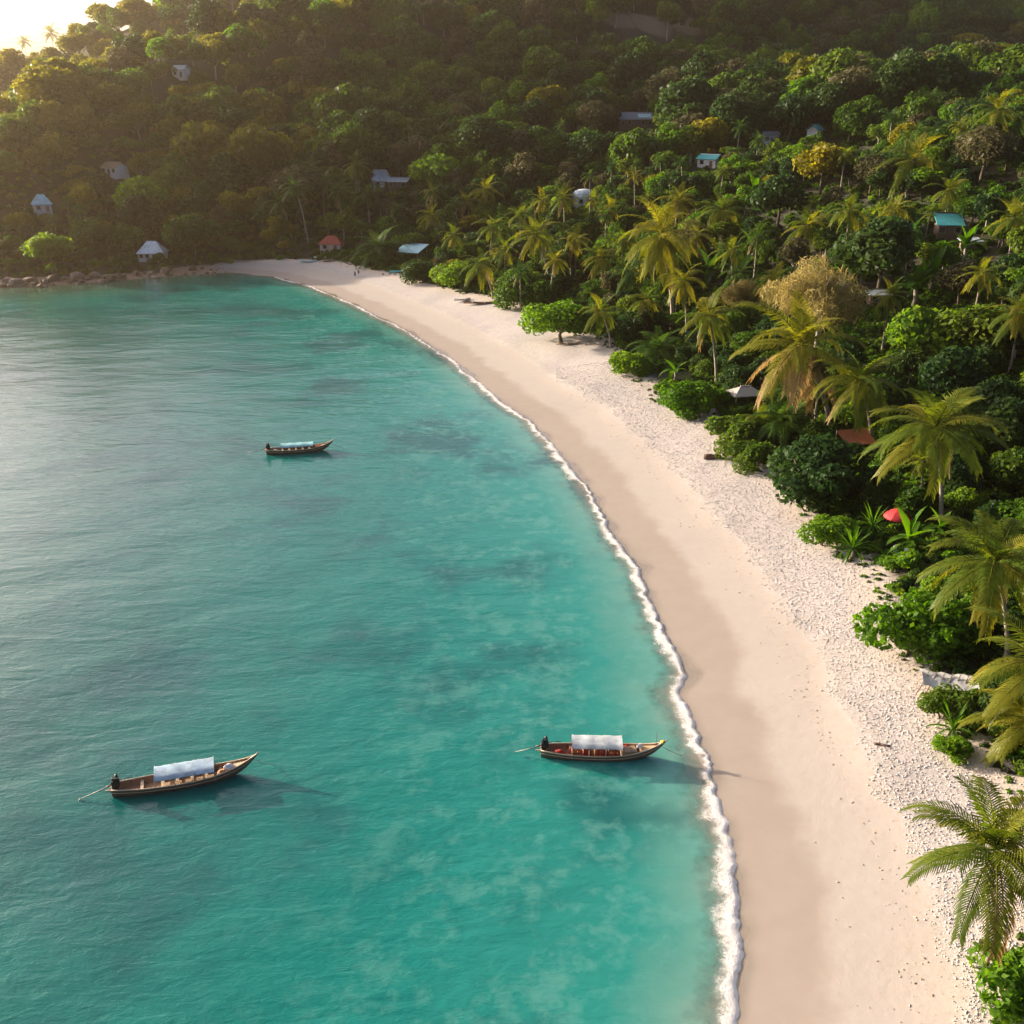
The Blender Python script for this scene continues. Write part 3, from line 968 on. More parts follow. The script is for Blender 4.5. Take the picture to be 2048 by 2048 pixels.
palm(1180, 350, 28, 'palm in front of the dark slope above the round white roof', h=13, mt='frond_green', fronds=14, seed=53)
palm(1066, 120, 32, 'dark palm with hanging fronds high on the hill', h=13, mt='frond_green', near=False)
palm(832, 24, 30, 'tall palm with a bare trunk on the crest of the hill', h=17, mt='frond_green', near=False)
palm(1006, 108, 30, 'dark palm on the hill left of the hanging fronds', h=12, mt='frond_green', near=False)
palm(1031, 318, 38, 'shaded palm on the lower slope above the golden pair', h=10, mt='frond_green', near=False)
palm(796, 300, 38, 'shaded palm above the pale double roof', h=11, mt='frond_green', near=False)
palm(1305, 290, 34, 'palm below the wide grey roof', h=10, mt='frond_green', near=False)
palm(102, 66, 24, 'palm standing against the bright sky on the ridge', h=11, mt='frond', near=False)
palm(48, 82, 20, 'ragged palm at the very end of the ridge against the sky', h=10, mt='frond', near=False)

for k, (pu_, pv_, pr_, pm_, pl_) in enumerate((
        (1010, 500, 44, 'frond', 'slender palm between the leaning palm and the broad palm'),
        (908, 470, 38, 'frond', 'slender palm left of the leaning palm, half in shade'),
        (1085, 400, 38, 'frond_gold', 'thin golden palm left of the palm at the round white roof'),
        (1250, 480, 48, 'frond', 'palm close to the left of the tallest golden palm'),
        (1395, 470, 54, 'frond_gold', 'golden palm between the tallest palm and the dark wood'),
        (1462, 500, 50, 'frond', 'palm with a sunlit head before the shaded banana plants'),
        (1515, 470, 48, 'frond_green', 'green palm above the palm with yellow fronds'),
        (1110, 520, 40, 'frond_gold', 'low golden palm between two straight pale trunks'),
        (1290, 600, 50, 'frond', 'palm in front of the trunk of the tallest golden palm'),
        (1040, 545, 36, 'frond_green', 'small green palm behind the dull brown bush'),
        (1700, 420, 56, 'frond', 'palm above the dark domed tree'),
        (1790, 420, 54, 'frond_gold', 'golden palm between the dark domed tree and the broad fronded palm'),
        (1900, 380, 54, 'frond', 'palm just above the bright turquoise roof'),
        (1965, 545, 56, 'frond_gold', 'golden palm below the long low shed'),
        (1780, 590, 54, 'frond', 'palm right of the pale flat roof'),
        (1640, 730, 52, 'frond_green', 'small green palm in the shade of the golden brown palm'))):
    palm(pu_, pv_, pr_, pl_, h=8 + k % 4, mt=pm_, fronds=17, seed=120 + k, view=False, emin=-55)

# bushes on the sand
bush(1828, 1252, 98, 'bright', 'big round glossy green bush standing alone on the coral bank', wide=.92, flat=1.05)
bush(2040, 1962, 78, 'big', 'bush with large fresh leaves in the bottom corner', lift=.5)
bush(1640, 940, 104, 'dark', 'dense dark rounded bush reaching down to the sand', wide=1.08)
bush(1380, 790, 54, 'bright', 'small round leafy bush alone on the sand', wide=1.05)
bush(1046, 580, 52, 'brown' if 'brown' in BUSHES else 'leafy', 'dull green bush with dry brown twigs at its foot', flat=1.1)
bush(905, 548, 44, 'bright', 'bright green bush behind the stranded boats')
bush(842, 538, 36, 'dark', 'dark bush in front of the blue roofed hut')
bush(1252, 722, 40, 'bright', 'leafy bush at the seaward foot of the low bushy palm')
bush(1470, 862, 58, 'leafy', 'large beach bush beneath the fine leaved palm')
bush(1500, 905, 44, 'leafy', 'lower bush at the foot of the large beach bush')
bush(1652, 1062, 52, 'bright', 'yellow green bush left of the spiky plants')
bush(1890, 1408, 52, 'leafy', 'dark leafy bush below the grey shelter')
bush(1905, 1490, 40, 'big', 'low light green bush at the lower end of the palm thicket')
bush(1812, 1120, 36, 'big', 'pale leafed shrub between the broad leaved plant and the round bush')
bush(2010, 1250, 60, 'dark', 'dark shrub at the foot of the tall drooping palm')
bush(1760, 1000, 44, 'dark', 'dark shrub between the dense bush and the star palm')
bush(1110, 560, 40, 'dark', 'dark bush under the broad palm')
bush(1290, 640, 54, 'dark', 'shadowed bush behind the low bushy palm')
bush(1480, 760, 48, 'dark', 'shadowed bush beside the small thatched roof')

# tree with low spreading branches on the sand
def beach_tree():
    bx, by, bz, t = on_ground(1122, 688)
    r = 66 * t / CAM_F
    root = thing('beach_tree', (bx, by, bz), 'spreading beach tree with a bright domed crown over bare roots', 'tree', scale=r)
    obj('crown', BUSHES['bright'][1], root, (-.05, .15, .55), None, (1.25, 1.1, .95))
    obj('trunk', trunk_mb(77, .55, .07, limbs=6, reach=.8).mesh('trunk', M['bark_dark'], True), root)
    keep_view(1050, 570, 1190, 700, t * .97); SPOTS.append((bx, by, r))
beach_tree()

# the tan feathery tree behind the golden palm
FEATHER = crown_mesh('crown', M['leaf_tan'], 71, 4800, .14, lobes=26, spread=1.05, lob=(.14, .40), flat=.85, aspect=.07, droop=.7, up=-.1)
tree(1640, 612, 92, 'brown', 'tall tan feathery tree behind the golden brown palm', 1.3, 'feathery_tree', crown=FEATHER, flat=1.0, pale=True)
tree(1478, 600, 40, 'brown', 'thin tan feathery treetop beside the dark green palm', 1.3, 'feathery_tree', crown=FEATHER, flat=1.1, pale=True, view=False)

# trees that stand out of the forest
tree(1766, 505, 96, 'dark', 'large dark domed tree below the turquoise roof')
tree(1838, 668, 84, 'bright', 'leafy tree with sunlit tufts on the right hand slope')
tree(1950, 664, 80, 'leafy', 'broad leafy tree below the dense palm at the right edge')
tree(1560, 396, 62, 'dark', 'dark tree at the left end of the sunlit wood')
tree(1646, 330, 60, 'yellow', 'golden topped tree in front of the dark valley')
tree(1560, 372, 34, 'bright', 'narrow upright tree with large bright leaves')
tree(1745, 340, 48, 'brown', 'brownish green tree left of the palm with broad fronds')
tree(1925, 560, 56, 'brown', 'rust coloured tree on the right hand slope')
tree(1970, 300, 72, 'brown', 'tall sunlit tree with bare twigs under the topping palm')
tree(1905, 760, 80, 'dark', 'deep green tree behind the star palm', view=False)
tree(2010, 850, 74, 'dark', 'dark tree at the right edge above the tan awning', view=False)
tree(1700, 250, 50, 'leafy', 'flat topped green tree in the valley', .8)
tree(1180, 300, 46, 'dark', 'dark wide tree on the lower slope', .9)
tree(385, 470, 60, 'leafy', 'rounded green tree above the white cottage', .9)
tree(180, 470, 46, 'leafy', 'light green tree on the rocky point', .9)
tree(95, 500, 48, 'bright', 'bright bush like tree at the left end of the rocky point', .8)
tree(1100, 205, 50, 'yellow', 'wide tree with an orange sunlit top on the hillside', .9)
tree(480, 88, 52, 'bright', 'sunlit yellow green tree on the upper ridge', .9)  # yellow and bright leaves on the ridge trees stand in for sunlight
tree(220, 200, 48, 'yellow', 'golden tree on the shoulder of the ridge', .9)
tree(165, 245, 46, 'yellow', 'golden tree low on the sunlit ridge', .9)
tree(110, 300, 46, 'yellow', 'golden tree at the foot of the sunlit ridge', .9)
tree(262, 168, 40, 'bright', 'bright tree at the upper end of the golden ridge shoulder', .9)
tree(300, 150, 30, 'leafy', 'green tree beside the bare clearing on the ridge', .9)
tree(62, 322, 38, 'yellow', 'lowest golden tree at the left end of the ridge', .9)
tree(20, 330, 36, 'bright', 'light green tree at the left edge above the rocky point', .9)
tree(440, 92, 38, 'yellow', 'golden tree left of the sunlit pair on the upper ridge', .9)
tree(525, 76, 44, 'yellow', 'golden tree right of the sunlit pair on the upper ridge', .9)
tree(655, 30, 40, 'bright', 'sunlit tree at the top edge of the hill', .9)
tree(705, 34, 40, 'yellow', 'golden tree at the top edge of the hill', .9)
tree(1605, 30, 22, 'yellow', 'small yellow tree near the top of the dark hill', .9)
tree(1500, 66, 22, 'leafy', 'tree with a pale bare trunk below the hilltop clearing', 1.6, pale=True)
tree(1336, 30, 34, 'leafy', 'tree standing on the hilltop clearing', 1.4, pale=True)
tree(235, 40, 30, 'leafy', 'round headed tree on the skyline of the ridge', 1.3)
tree(175, 75, 30, 'leafy', 'wide tree on the skyline beside the palm', 1.2)
tree(345, 22, 38, 'bright', 'bright green tree on the skyline below the hilltop', 1.0)


# plants with broad and with sword shaped leaves, every leaf a part
def blade_mesh(w, bend, fold, mat, seg=6, wob=0.0, tip=1.0):
    mb = MB(); rows = []
    for k in range(seg + 1):
        t = k / seg; a = bend * t
        x = math.sin(a) / max(bend, .01) if bend > .01 else t; z = (1 - math.cos(a)) / max(bend, .01) if bend > .01 else 0
        ww = w * (math.sin(min(1, .08 + t * .97) * math.pi) ** (.55 if tip > .5 else .9)) * .5
        s = math.sin(k * 2.4) * wob
        rows.append([(x, -ww, -z + ww * fold + s), (x, 0, -z), (x, ww, -z + ww * fold - s)])
    return mb.grid(rows).mesh('leaf', mat, True)


PADDLE = [blade_mesh(.30, b, .35, M['leaf_bright'], wob=.01) for b in (.5, 1.0, 1.5)]
PADDLE_D = [blade_mesh(.28, b, .35, M['leaf'], wob=.01) for b in (.5, 1.0, 1.5)]
SWORD = [blade_mesh(.075, b, .5, M['leaf_bright'], 5, tip=0) for b in (.3, .9, 1.5)]
BLEACHED = [blade_mesh(.06, b, .5, M['frond_dry'], 5, tip=0) for b in (.4, .9, 1.4)]


def rosette(name, cat, u, v, r_px, leaves, label, blades, stem_h=.25, emin=0, emax=80, group=None, view=True):
    q = random.Random(int(u + v * 3))
    bx, by, bz, t = on_ground(u, v, 0, r_px * stem_h)
    L = r_px * t / CAM_F * 1.15
    root = thing(name, (bx, by, bz), label, cat, group)
    if stem_h > .02:
        obj('stem', MB().tube([(0, 0, -.1), (.04 * L, 0, L * stem_h * .5), (0, 0, L * stem_h)], [.07 * L, .06 * L, .05 * L], 7).mesh('stem', M['bark'], True), root)
    for i in range(leaves):
        f = i / max(1, leaves - 1); e = emax - (emax - emin) * f + q.uniform(-8, 8)
        o = obj('leaf', blades[min(2, int(f * 3))], root, (0, 0, L * stem_h), (q.uniform(-.2, .2), R(-e), i * 2.39996 + q.uniform(-.3, .3)), L * q.uniform(.8, 1.1))
    SPOTS.append((bx, by, L * .5))
    if view: keep_view(u - r_px * .8, v - r_px * .8, u + r_px * .8, v + r_px * .8, t * .97)


rosette('screw_pine', 'plant', 1705, 1102, 50, 34, 'spiky leaved plant nearest to the sea below the red sunshade', SWORD, .3)
rosette('screw_pine', 'plant', 1744, 1058, 48, 32, 'second spiky plant just behind, touching the red sunshade', SWORD, .35)
rosette('screw_pine', 'plant', 1905, 1462, 56, 30, 'spiky yellow green plant at the lower end of the thicket', SWORD, .2)
rosette('dry_plant', 'plant', 1492, 800, 34, 30, 'bleached grey spiky plant beside the small thatched roof', BLEACHED, .2, -10)
rosette('banana_plant', 'plant', 1818, 1082, 62, 9, 'banana plant with broad bent leaves beside the white chairs', PADDLE, .35, -15)
rosette('banana_plant', 'plant', 1772, 1112, 46, 7, 'low broad leaved plant at the edge of the sand', PADDLE, .1, -20, 50)
rosette('banana_plant', 'plant', 1880, 1060, 44, 8, 'banana plant behind the trunk of the star palm', PADDLE, .4)
rosette('banana_plant', 'plant', 1830, 585, 66, 10, 'clump of tall upright banana leaves on the right hand slope', PADDLE, .5, 35, 88)
rosette('banana_plant', 'plant', 1862, 560, 54, 8, 'single tall banana plant beside the upright clump', PADDLE, .5, 40, 88, view=False)
rosette('banana_plant', 'plant', 1700, 540, 46, 7, 'banana plant with one bright leaf above the pale flat roof', PADDLE, .5, 0)
rosette('banana_plant', 'plant', 1508, 390, 40, 7, 'upright banana plant left of the dark sunlit tree', PADDLE, .5, 40, 88)
rosette('banana_plant', 'plant', 1505, 500, 48, 9, 'shaded banana plant in the dark middle of the wood', PADDLE_D, .5, 0)
rosette('banana_plant', 'plant', 1420, 545, 44, 9, 'shaded banana plant behind the slim golden palm', PADDLE_D, .5, 0)
rosette('banana_plant', 'plant', 1930, 500, 50, 9, 'banana plant with yellow leaves below the turquoise roof', PADDLE, .6, 30, 88)
rosette('banana_plant', 'plant', 1350, 745, 34, 7, 'small yellow leaved plant on top of the round leafy bush', PADDLE, .6, -10, 60)

# ------------------------------------------------------------------ houses, shelters and what lies on the beach
M['white_wall'] = plain('white_plaster', (.62, .60, .57), .8, .12, 1)
M['pink_wall'] = plain('pink_plaster', (.50, .36, .30), .8, .15, 1)
M['wood_wall'] = wood('wall_boards', (.10, .06, .035), (.20, .13, .08))
M['roof_white'] = plain('white_roof_sheet', (.62, .68, .70), .45, .28, 1.1)
M['roof_blue'] = plain('pale_blue_roof_sheet', (.36, .58, .62), .4, .28, 1.1)
M['roof_teal'] = plain('turquoise_roof_sheet', (.10, .42, .42), .4, .15, .8)
M['roof_grey'] = plain('grey_roof_sheet', (.16, .17, .19), .5, .15, .8)
M['roof_red'] = plain('red_roof_sheet', (.30, .055, .035), .6, .25, 1)
M['roof_tan'] = plain('thatch', (.30, .22, .14), .9, .3, 5)
M['thatch_grey'] = plain('grey_thatch', (.30, .28, .25), .95, .3, 6)
M['orange_cloth'] = plain('orange_cloth', (.45, .14, .06), .75, .15, 1.5)
M['tan_cloth'] = plain('tan_cloth', (.45, .25, .13), .75, .15, 1.5)
M['red_cloth'] = plain('red_cloth', (.42, .025, .03), .7, .12, 1.5)
M['grey_cloth'] = plain('grey_tarpaulin', (.42, .42, .41), .6, .2, 1.2)
M['dark_glass'] = plain('dark_pane', (.02, .025, .03), .15, .2, 2)
M['driftwood'] = wood('driftwood', (.17, .11, .07), (.32, .23, .16))
M['dark_wood'] = wood('dark_wood', (.06, .032, .02), (.14, .075, .045))
M['post'] = wood('post_wood', (.30, .24, .18), (.45, .38, .30))
M['plastic'] = plain('white_plastic', (.74, .74, .73), .4, .06, 3)


def roof_mb(kind, w, d, h, over, rise):
    mb = MB(); W, D = w / 2 + over, d / 2 + over; th = .14
    def shell(P, F):
        n = len(P); q = [(x, y, z + th) for x, y, z in P]
        mb.add(P + q, [f[::-1] for f in F] + [tuple(i + n for i in f) for f in F])
        edges = {}
        for f in F:
            for i in range(len(f)):
                e = (f[i], f[(i + 1) % len(f)])
                edges[e] = 1
        rim = [e for e in edges if (e[1], e[0]) not in edges]
        mb.add(P + q, [(a, b, b + n, a + n) for a, b in rim])
    if kind == 'gable':
        shell([(-W, -D, h), (W, -D, h), (W, 0, h + rise), (-W, 0, h + rise), (-W, D, h), (W, D, h)], [(0, 1, 2, 3), (3, 2, 5, 4)])
    elif kind == 'hip':
        k = W * .35
        shell([(-W, -D, h), (W, -D, h), (W, D, h), (-W, D, h), (-k, 0, h + rise), (k, 0, h + rise)], [(0, 1, 5, 4), (1, 2, 5), (2, 3, 4, 5), (3, 0, 4)])
    elif kind == 'shed':
        shell([(-W, -D, h), (W, -D, h), (W, D, h + rise), (-W, D, h + rise)], [(0, 1, 2, 3)])
    elif kind == 'dome':
        n = 12; rows = []
        for r, z in ((1, 0), (.93, .38), (.74, .72), (.42, .93), (.12, 1.0)):
            rows.append((r, z))
        P = [(math.cos(6.2832 * i / n) * W * r, math.sin(6.2832 * i / n) * D * r, h + rise * z) for r, z in rows for i in range(n)]
        F = [(a * n + i, a * n + (i + 1) % n, (a + 1) * n + (i + 1) % n, (a + 1) * n + i) for a in range(len(rows) - 1) for i in range(n)] + [tuple((len(rows) - 1) * n + i for i in range(n))]
        shell(P, F)
    return mb


def hut(u, v, w_px, label, roof='gable', mat='roof_white', wall='white_wall', rz=0.0, depth=.75, wall_h=2.6, rise=1.4, windows=2, name='beach_hut', cat='hut', open_sides=False, view=True, skylights=False, over=.45, door=True):
    bx, by, bz, t = on_ground(u, v, wall_h * .8)
    w = w_px * t / CAM_F / (abs(math.cos(rz)) + .4 * abs(math.sin(rz))) - 2 * over * .8
    d = w * depth
    root = thing(name, (bx, by, bz), label, cat, None, rz)
    if open_sides:
        for sx_ in (-1, 1):
            for sy_ in (-1, 1):
                hh = wall_h + (rise * (.5 + .5 * sy_) if roof == 'shed' else 0)
                obj('post', MB().box((0, 0, hh / 2 - .4), (.14, .14, hh + .8)).mesh('post', M['post']), root, (sx_ * w / 2, sy_ * d / 2, 0))
        obj('floor', MB().box((0, 0, .12), (w, d, .2)).mesh('floor', M['wood_wall']), root)
    else:
        top = wall_h + (rise * .1 if roof == 'shed' else 0)
        mb = MB().box((0, 0, top / 2 - .6), (w, d, top + 1.2))
        if roof == 'gable':
            for s in (-1, 1): mb.add([(s * w / 2, -d / 2, top), (s * w / 2, d / 2, top), (s * w / 2, 0, top + rise * .8)], [(0, 1, 2) if s > 0 else (2, 1, 0)])
        if roof == 'shed':
            mb.box((0, d / 2 - .05, top + rise / 2), (w, .1, rise))
        obj('wall', mb.mesh('wall', M[wall]), root)
        n = windows + (1 if door else 0)
        for k in range(n):
            x = -w / 2 + w * (k + .5) / n
            if door and k == n // 2:
                p = obj('door', MB().box((0, 0, 1.0), (.95, .08, 2.0)).mesh('door', M['wood_wall']), root, (x, -d / 2 - .03, 0))
                obj('handle', MB().box((.35, -.07, 1.0), (.06, .06, .2)).mesh('handle', M['roof_grey']), p)
            else:
                p = obj('window', MB().box((0, 0, 0), (1.15, .06, 1.15)).mesh('window', M['dark_glass']), root, (x, -d / 2 - .02, 1.55))
                f = MB()
                for s in (-1, 1):
                    f.box((s * .6, 0, 0), (.1, .1, 1.3)); f.box((0, 0, s * .6), (1.1, .1, .1))
                obj('frame', f.mesh('frame', M['post']), p)
    r = obj('roof', roof_mb(roof, w, d, wall_h, over, rise).mesh('roof', M[mat]), root)
    if roof in ('gable', 'hip'):
        k = w / 2 + over if roof == 'gable' else (w / 2 + over) * .35
        obj('ridge_cap', MB().tube([(-k, 0, wall_h + rise + .15), (k, 0, wall_h + rise + .15)], .12, 6).mesh('ridge_cap', M[mat]), r)
    if skylights:
        for k in range(4):
            y = -d * .28; z = wall_h + rise * (1 - abs(y) / (d / 2 + over)) + .19
            obj('roof_panel', MB().box((0, 0, 0), (w * .09, d * .3, .06)).mesh('roof_panel', M['roof_blue']), r, (w * (.12 + .1 * k), y, z), (math.atan2(rise, d / 2 + over), 0, 0))
    SPOTS.append((bx, by, max(w, d) * .62))
    hp = (wall_h + rise) * CAM_F / t * .5
    if view: keep_view(u - w_px * .5, v - hp * .9, u + w_px * .5, v + hp * .05, t * .985)
    return root


hut(306, 508, 54, 'white cottage with a steep white roof standing on the shore rocks', 'hip', 'roof_white', 'white_wall', .05, .8, 2.2, 3.2, 3, 'cottage', 'house')
hut(84, 412, 40, 'small hut with a pointed white roof among the trees of the rocky point', 'hip', 'roof_blue', 'white_wall', .5, .8, 2.4, 2.8, 1)
hut(230, 338, 48, 'brown hut with a white lean-to high above the rocky shore', 'gable', 'roof_tan', 'white_wall', -.5, .8, 2.4, 1.6, 2)
hut(362, 143, 34, 'white house near the bare clearing on the sunlit ridge', 'gable', 'roof_white', 'white_wall', -.4, .7, 2.8, 1.6, 1, 'house', 'house')
hut(760, 364, 40, 'tall house with a steep pale blue roof beside its lower neighbour', 'shed', 'roof_white', 'white_wall', .35, .9, 2.4, 3.2, 1, 'house', 'house')
hut(797, 366, 44, 'lower house with a flat pitched white roof and dark walls', 'shed', 'roof_white', 'wood_wall', -.15, .7, 2.4, 1.2, 2, 'house', 'house')
hut(664, 490, 48, 'small pink walled hut with a red roof at the head of the beach', 'hip', 'roof_red', 'pink_wall', -.1, .75, 2.3, 2.2, 1)
hut(824, 506, 56, 'open shelter with a pale blue sloping roof behind the dark bush', 'shed', 'roof_blue', 'wood_wall', -.45, .8, 2.2, 1.8, 0, 'shelter', 'shelter', True)
hut(1168, 396, 54, 'house with a round white roof between two golden palms', 'dome', 'roof_white', 'white_wall', .4, .8, 2.8, 2.0, 2, 'house', 'house', over=.3)
hut(1268, 242, 74, 'large house with a wide grey roof and pale roof panels', 'gable', 'roof_grey', 'wood_wall', .1, .7, 2.6, 2.6, 4, 'house', 'house', skylights=True)
hut(1416, 322, 46, 'house with a narrow turquoise roof in the dark valley', 'shed', 'roof_teal', 'white_wall', -.6, .4, 2.4, 1.4, 1, 'house', 'house')
hut(1540, 274, 36, 'grey house with small white windows in the valley', 'gable', 'roof_grey', 'white_wall', .2, .6, 2.6, 1.0, 2, 'house', 'house')
hut(1630, 264, 30, 'small house with a turquoise gable above the grey house', 'gable', 'roof_teal', 'white_wall', .9, .8, 2.6, 1.6, 1, 'house', 'house')
hut(1896, 455, 54, 'house with a bright turquoise roof on the right hand slope', 'shed', 'roof_teal', 'wood_wall', -.1, .7, 2.4, 2.2, 2, 'house', 'house')
hut(1940, 488, 46, 'long low shed with a pale roof beside the turquoise roof', 'shed', 'roof_white', 'wood_wall', .15, .4, 2.0, .5, 2, 'shed', 'shed')
hut(1756, 594, 48, 'hut with a pale flat roof hidden behind the tan feathery tree', 'shed', 'roof_white', 'wood_wall', .1, .5, 2.2, .5, 1)
hut(1490, 792, 66, 'low open hut with a bleached grey thatched roof on four posts', 'hip', 'thatch_grey', 'wood_wall', .2, .7, 1.7, 1.1, 0, 'beach_hut', 'hut', True, view=False)
hut(1700, 470, 26, 'dark hut with a tan thatched roof in the dark wood', 'hip', 'roof_tan', 'wood_wall', .4, .8, 2.2, 1.2, 1, view=False)


def awning(u, v, w_px, label, mat, rz, rise=.8):
    bx, by, bz, t = on_ground(u, v, 2.3)
    w = w_px * t / CAM_F
    root = thing('awning', (bx, by, bz), label, 'awning', None, rz)
    rows = [[(-w / 2 + w * i / 8, -w * .32 + w * .64 * j / 6, 2.2 + rise * j / 6 - .22 * math.sin(math.pi * i / 8) * math.sin(math.pi * j / 6)) for i in range(9)] for j in range(7)]
    mb = MB().grid(rows); mb.grid([[(x, y, z - .05) for x, y, z in r[::-1]] for r in rows])
    obj('cloth', mb.mesh('cloth', M[mat], True), root)
    for a in (0, -1):
        for b in (0, -1):
            x, y, z = rows[b][a]
            obj('pole', MB().tube([(x, y, -.3), (x, y, z - .03)], .06, 6).mesh('pole', M['post']), root)
    SPOTS.append((bx, by, w * .5)); keep_view(u - w_px * .4, v - 16, u + w_px * .4, v + 16, t * .98)


awning(1712, 882, 66, 'orange cloth awning between the pale trunk and the star palm', 'orange_cloth', .3, 1.3)
awning(2040, 936, 60, 'tan cloth awning at the right edge under the dark trees', 'tan_cloth', .2, 1.2)


def parasol(u, v, r_px, label, mat):
    bx, by, bz, t = on_ground(u, v, 2.0)
    r = r_px * t / CAM_F
    root = thing('parasol', (bx, by, bz), label, 'parasol')
    obj('pole', MB().tube([(0, 0, -.2), (0, 0, 2.6)], .04, 8).mesh('pole', M['post']), root)
    for k in range(8):
        rows = []
        for s, z in ((.03, 2.55), (.45, 2.36), (.8, 2.02), (1.0, 1.70), (1.0, 1.55)):
            a0, a1 = 6.2832 * k / 8, 6.2832 * (k + 1) / 8
            rows.append([(math.cos(a) * r * s, math.sin(a) * r * s, z - (.05 * s if i == 1 else 0)) for i, a in enumerate((a0, (a0 + a1) / 2, a1))])
        obj('panel', MB().grid(rows).mesh('panel', M[mat], True), root)
    SPOTS.append((bx, by, r)); keep_view(u - r_px, v - r_px, u + r_px, v + r_px, t * .985)


parasol(1796, 1028, 27, 'red sunshade half hidden behind the spiky plants', 'red_cloth')


def chair(u, v, rz, label):
    bx, by, bz, t = on_ground(u, v, .4)
    root = thing('plastic_chair', (bx, by, bz), label, 'chair', None, rz, 1.25)
    obj('seat', MB().box((0, 0, .44), (.5, .5, .05)).mesh('seat', M['plastic']), root)
    obj('backrest', MB().box((0, .25, .72), (.5, .05, .5), ry=0).mesh('backrest', M['plastic']), root)
    for a in (-.22, .22):
        obj('armrest', MB().box((a * 1.1, 0, .66), (.05, .5, .04)).mesh('armrest', M['plastic']), root)
        for b in (-.22, .22):
            obj('leg', MB().box((a, b, .2), (.05, .05, .44)).mesh('leg', M['plastic']), root)
    keep_view(u - 14, v - 14, u + 14, v + 14, t * .985)


chair(1794, 1106, .6, 'white plastic chair nearer the sea beside the banana plant')
chair(1812, 1114, -.5, 'white plastic chair on the inland side beside the banana plant')


def tarp_shelter():
    u, v = 1898, 1362
    bx, by, bz, t = on_ground(u, v, .9)
    w = 104 * t / CAM_F
    root = thing('shelter', (bx, by, bz), 'low grey tarpaulin shelter propped up on driftwood poles', 'shelter', None, -.25)
    rows = [[(-w / 2 + w * i / 10, -w * .30 + w * .62 * j / 6, 1.25 - .95 * abs(j / 6 - .5) ** 1.3 + .10 * math.sin(i * 1.9 + j) - .18 * math.sin(math.pi * i / 10)) for i in range(11)] for j in range(7)]
    mb = MB().grid(rows); mb.grid([[(x, y, z - .04) for x, y, z in r[::-1]] for r in rows])
    obj('tarpaulin', mb.mesh('tarpaulin', M['grey_cloth'], True), root)
    q = random.Random(4)
    for k in range(7):
        x = -w / 2 + w * (k + .2) / 7
        obj('pole', MB().tube([(x - .5 - q.random() * .5, -w * .34, -.1), (x + .1, -w * .1, .95), (x + .5, w * .08, 1.42)], [.06, .05, .03], 6).mesh('pole', M['driftwood'], True), root)
    keep_view(u - 50, v - 26, u + 50, v + 26, t * .96); SPOTS.append((bx, by, w * .45))


tarp_shelter()


def log_thing(u, v, w_px, rad, label, name, mat, rz, twigs=0, cat='log'):
    bx, by, bz, t = on_ground(u, v, rad)
    L = w_px * t / CAM_F
    root = thing(name, (bx, by, bz), label, cat, None, rz)
    q = random.Random(int(u))
    pts = [(-L / 2 + L * k / 6, q.uniform(-.12, .12) * rad, rad * .7 + q.uniform(-.1, .1) * rad) for k in range(7)]
    obj('trunk', MB().tube(pts, [rad * s for s in (.9, 1.0, 1.05, .98, .95, .9, .78)], 9).mesh('trunk', M[mat], True), root)
    for k in range(twigs):
        x = q.uniform(-.4, .4) * L; s = q.choice((-1, 1))
        obj('branch', MB().tube([(x, 0, rad * .7), (x + .3 * L * q.random(), s * L * .15, rad * 1.6), (x + .35 * L * q.random(), s * L * .3, rad * (1.2 + 2 * q.random()))], [rad * .5, rad * .32, rad * .12], 5).mesh('branch', M[mat], True), root)
    SPOTS.append((bx, by, L * .4)); keep_view(u - w_px * .6, v - 10, u + w_px * .6, v + 10, t * .985)


log_thing(1425, 912, 34, .42, 'thick brown log lying alone on the coral sand', 'log', 'dark_wood', -.08)
log_thing(1764, 1490, 30, .10, 'small dark piece of driftwood on the coral rubble', 'driftwood', 'dark_wood', -.35, 3, 'driftwood')
log_thing(1145, 688, 66, .22, 'twisted driftwood lying under the spreading beach tree', 'driftwood', 'driftwood', -.1, 5, 'driftwood')
log_thing(1008, 612, 44, .14, 'pale driftwood branch beside the stranded boat', 'driftwood', 'driftwood', .2, 4, 'driftwood')
log_thing(480, 522, 40, .3, 'flat drift log between the rocks and the sand', 'log', 'driftwood', .15, 2)


# little boats and people at the head of the beach
def canoe(u, v, w_px, label, mat, inner, rz, name='rowing_boat', cat='boat', flip=False):
    bx, by, bz, t = on_ground(u, v, .3)
    L = w_px * t / CAM_F
    root = thing(name, (bx, by, bz + (.62 if flip else .05)), label, cat, None, rz)
    def rows(off, dz):
        out = []
        for k in range(11):
            f = k / 10; b = max(.02, math.sin(f * math.pi) ** .6 * L * .12 - off); z = .35 + .35 * (2 * f - 1) ** 2
            out.append([(-L / 2 + L * f, y * b, zz) for y, zz in ((-1, z), (-.8, .18 + dz), (0, .02 + dz), (.8, .18 + dz), (1, z))])
        return out
    obj('hull', MB().grid(rows(0, 0)).mesh('hull', M[mat], True), root, None, (math.pi if flip else 0, 0, 0))
    obj('inside', MB().grid([r[::-1] for r in rows(.05, .05)]).mesh('inside', M[inner], True), root, None, (math.pi if flip else 0, 0, 0))
    if not flip:
        for f in (-.22, .18):
            obj('bench', MB().box((f * L, 0, .36), (.22, L * .2, .04)).mesh('bench', M['post']), root)
    SPOTS.append((bx, by, L * .4)); keep_view(u - w_px * .5, v - 10, u + w_px * .5, v + 10, t * .985)


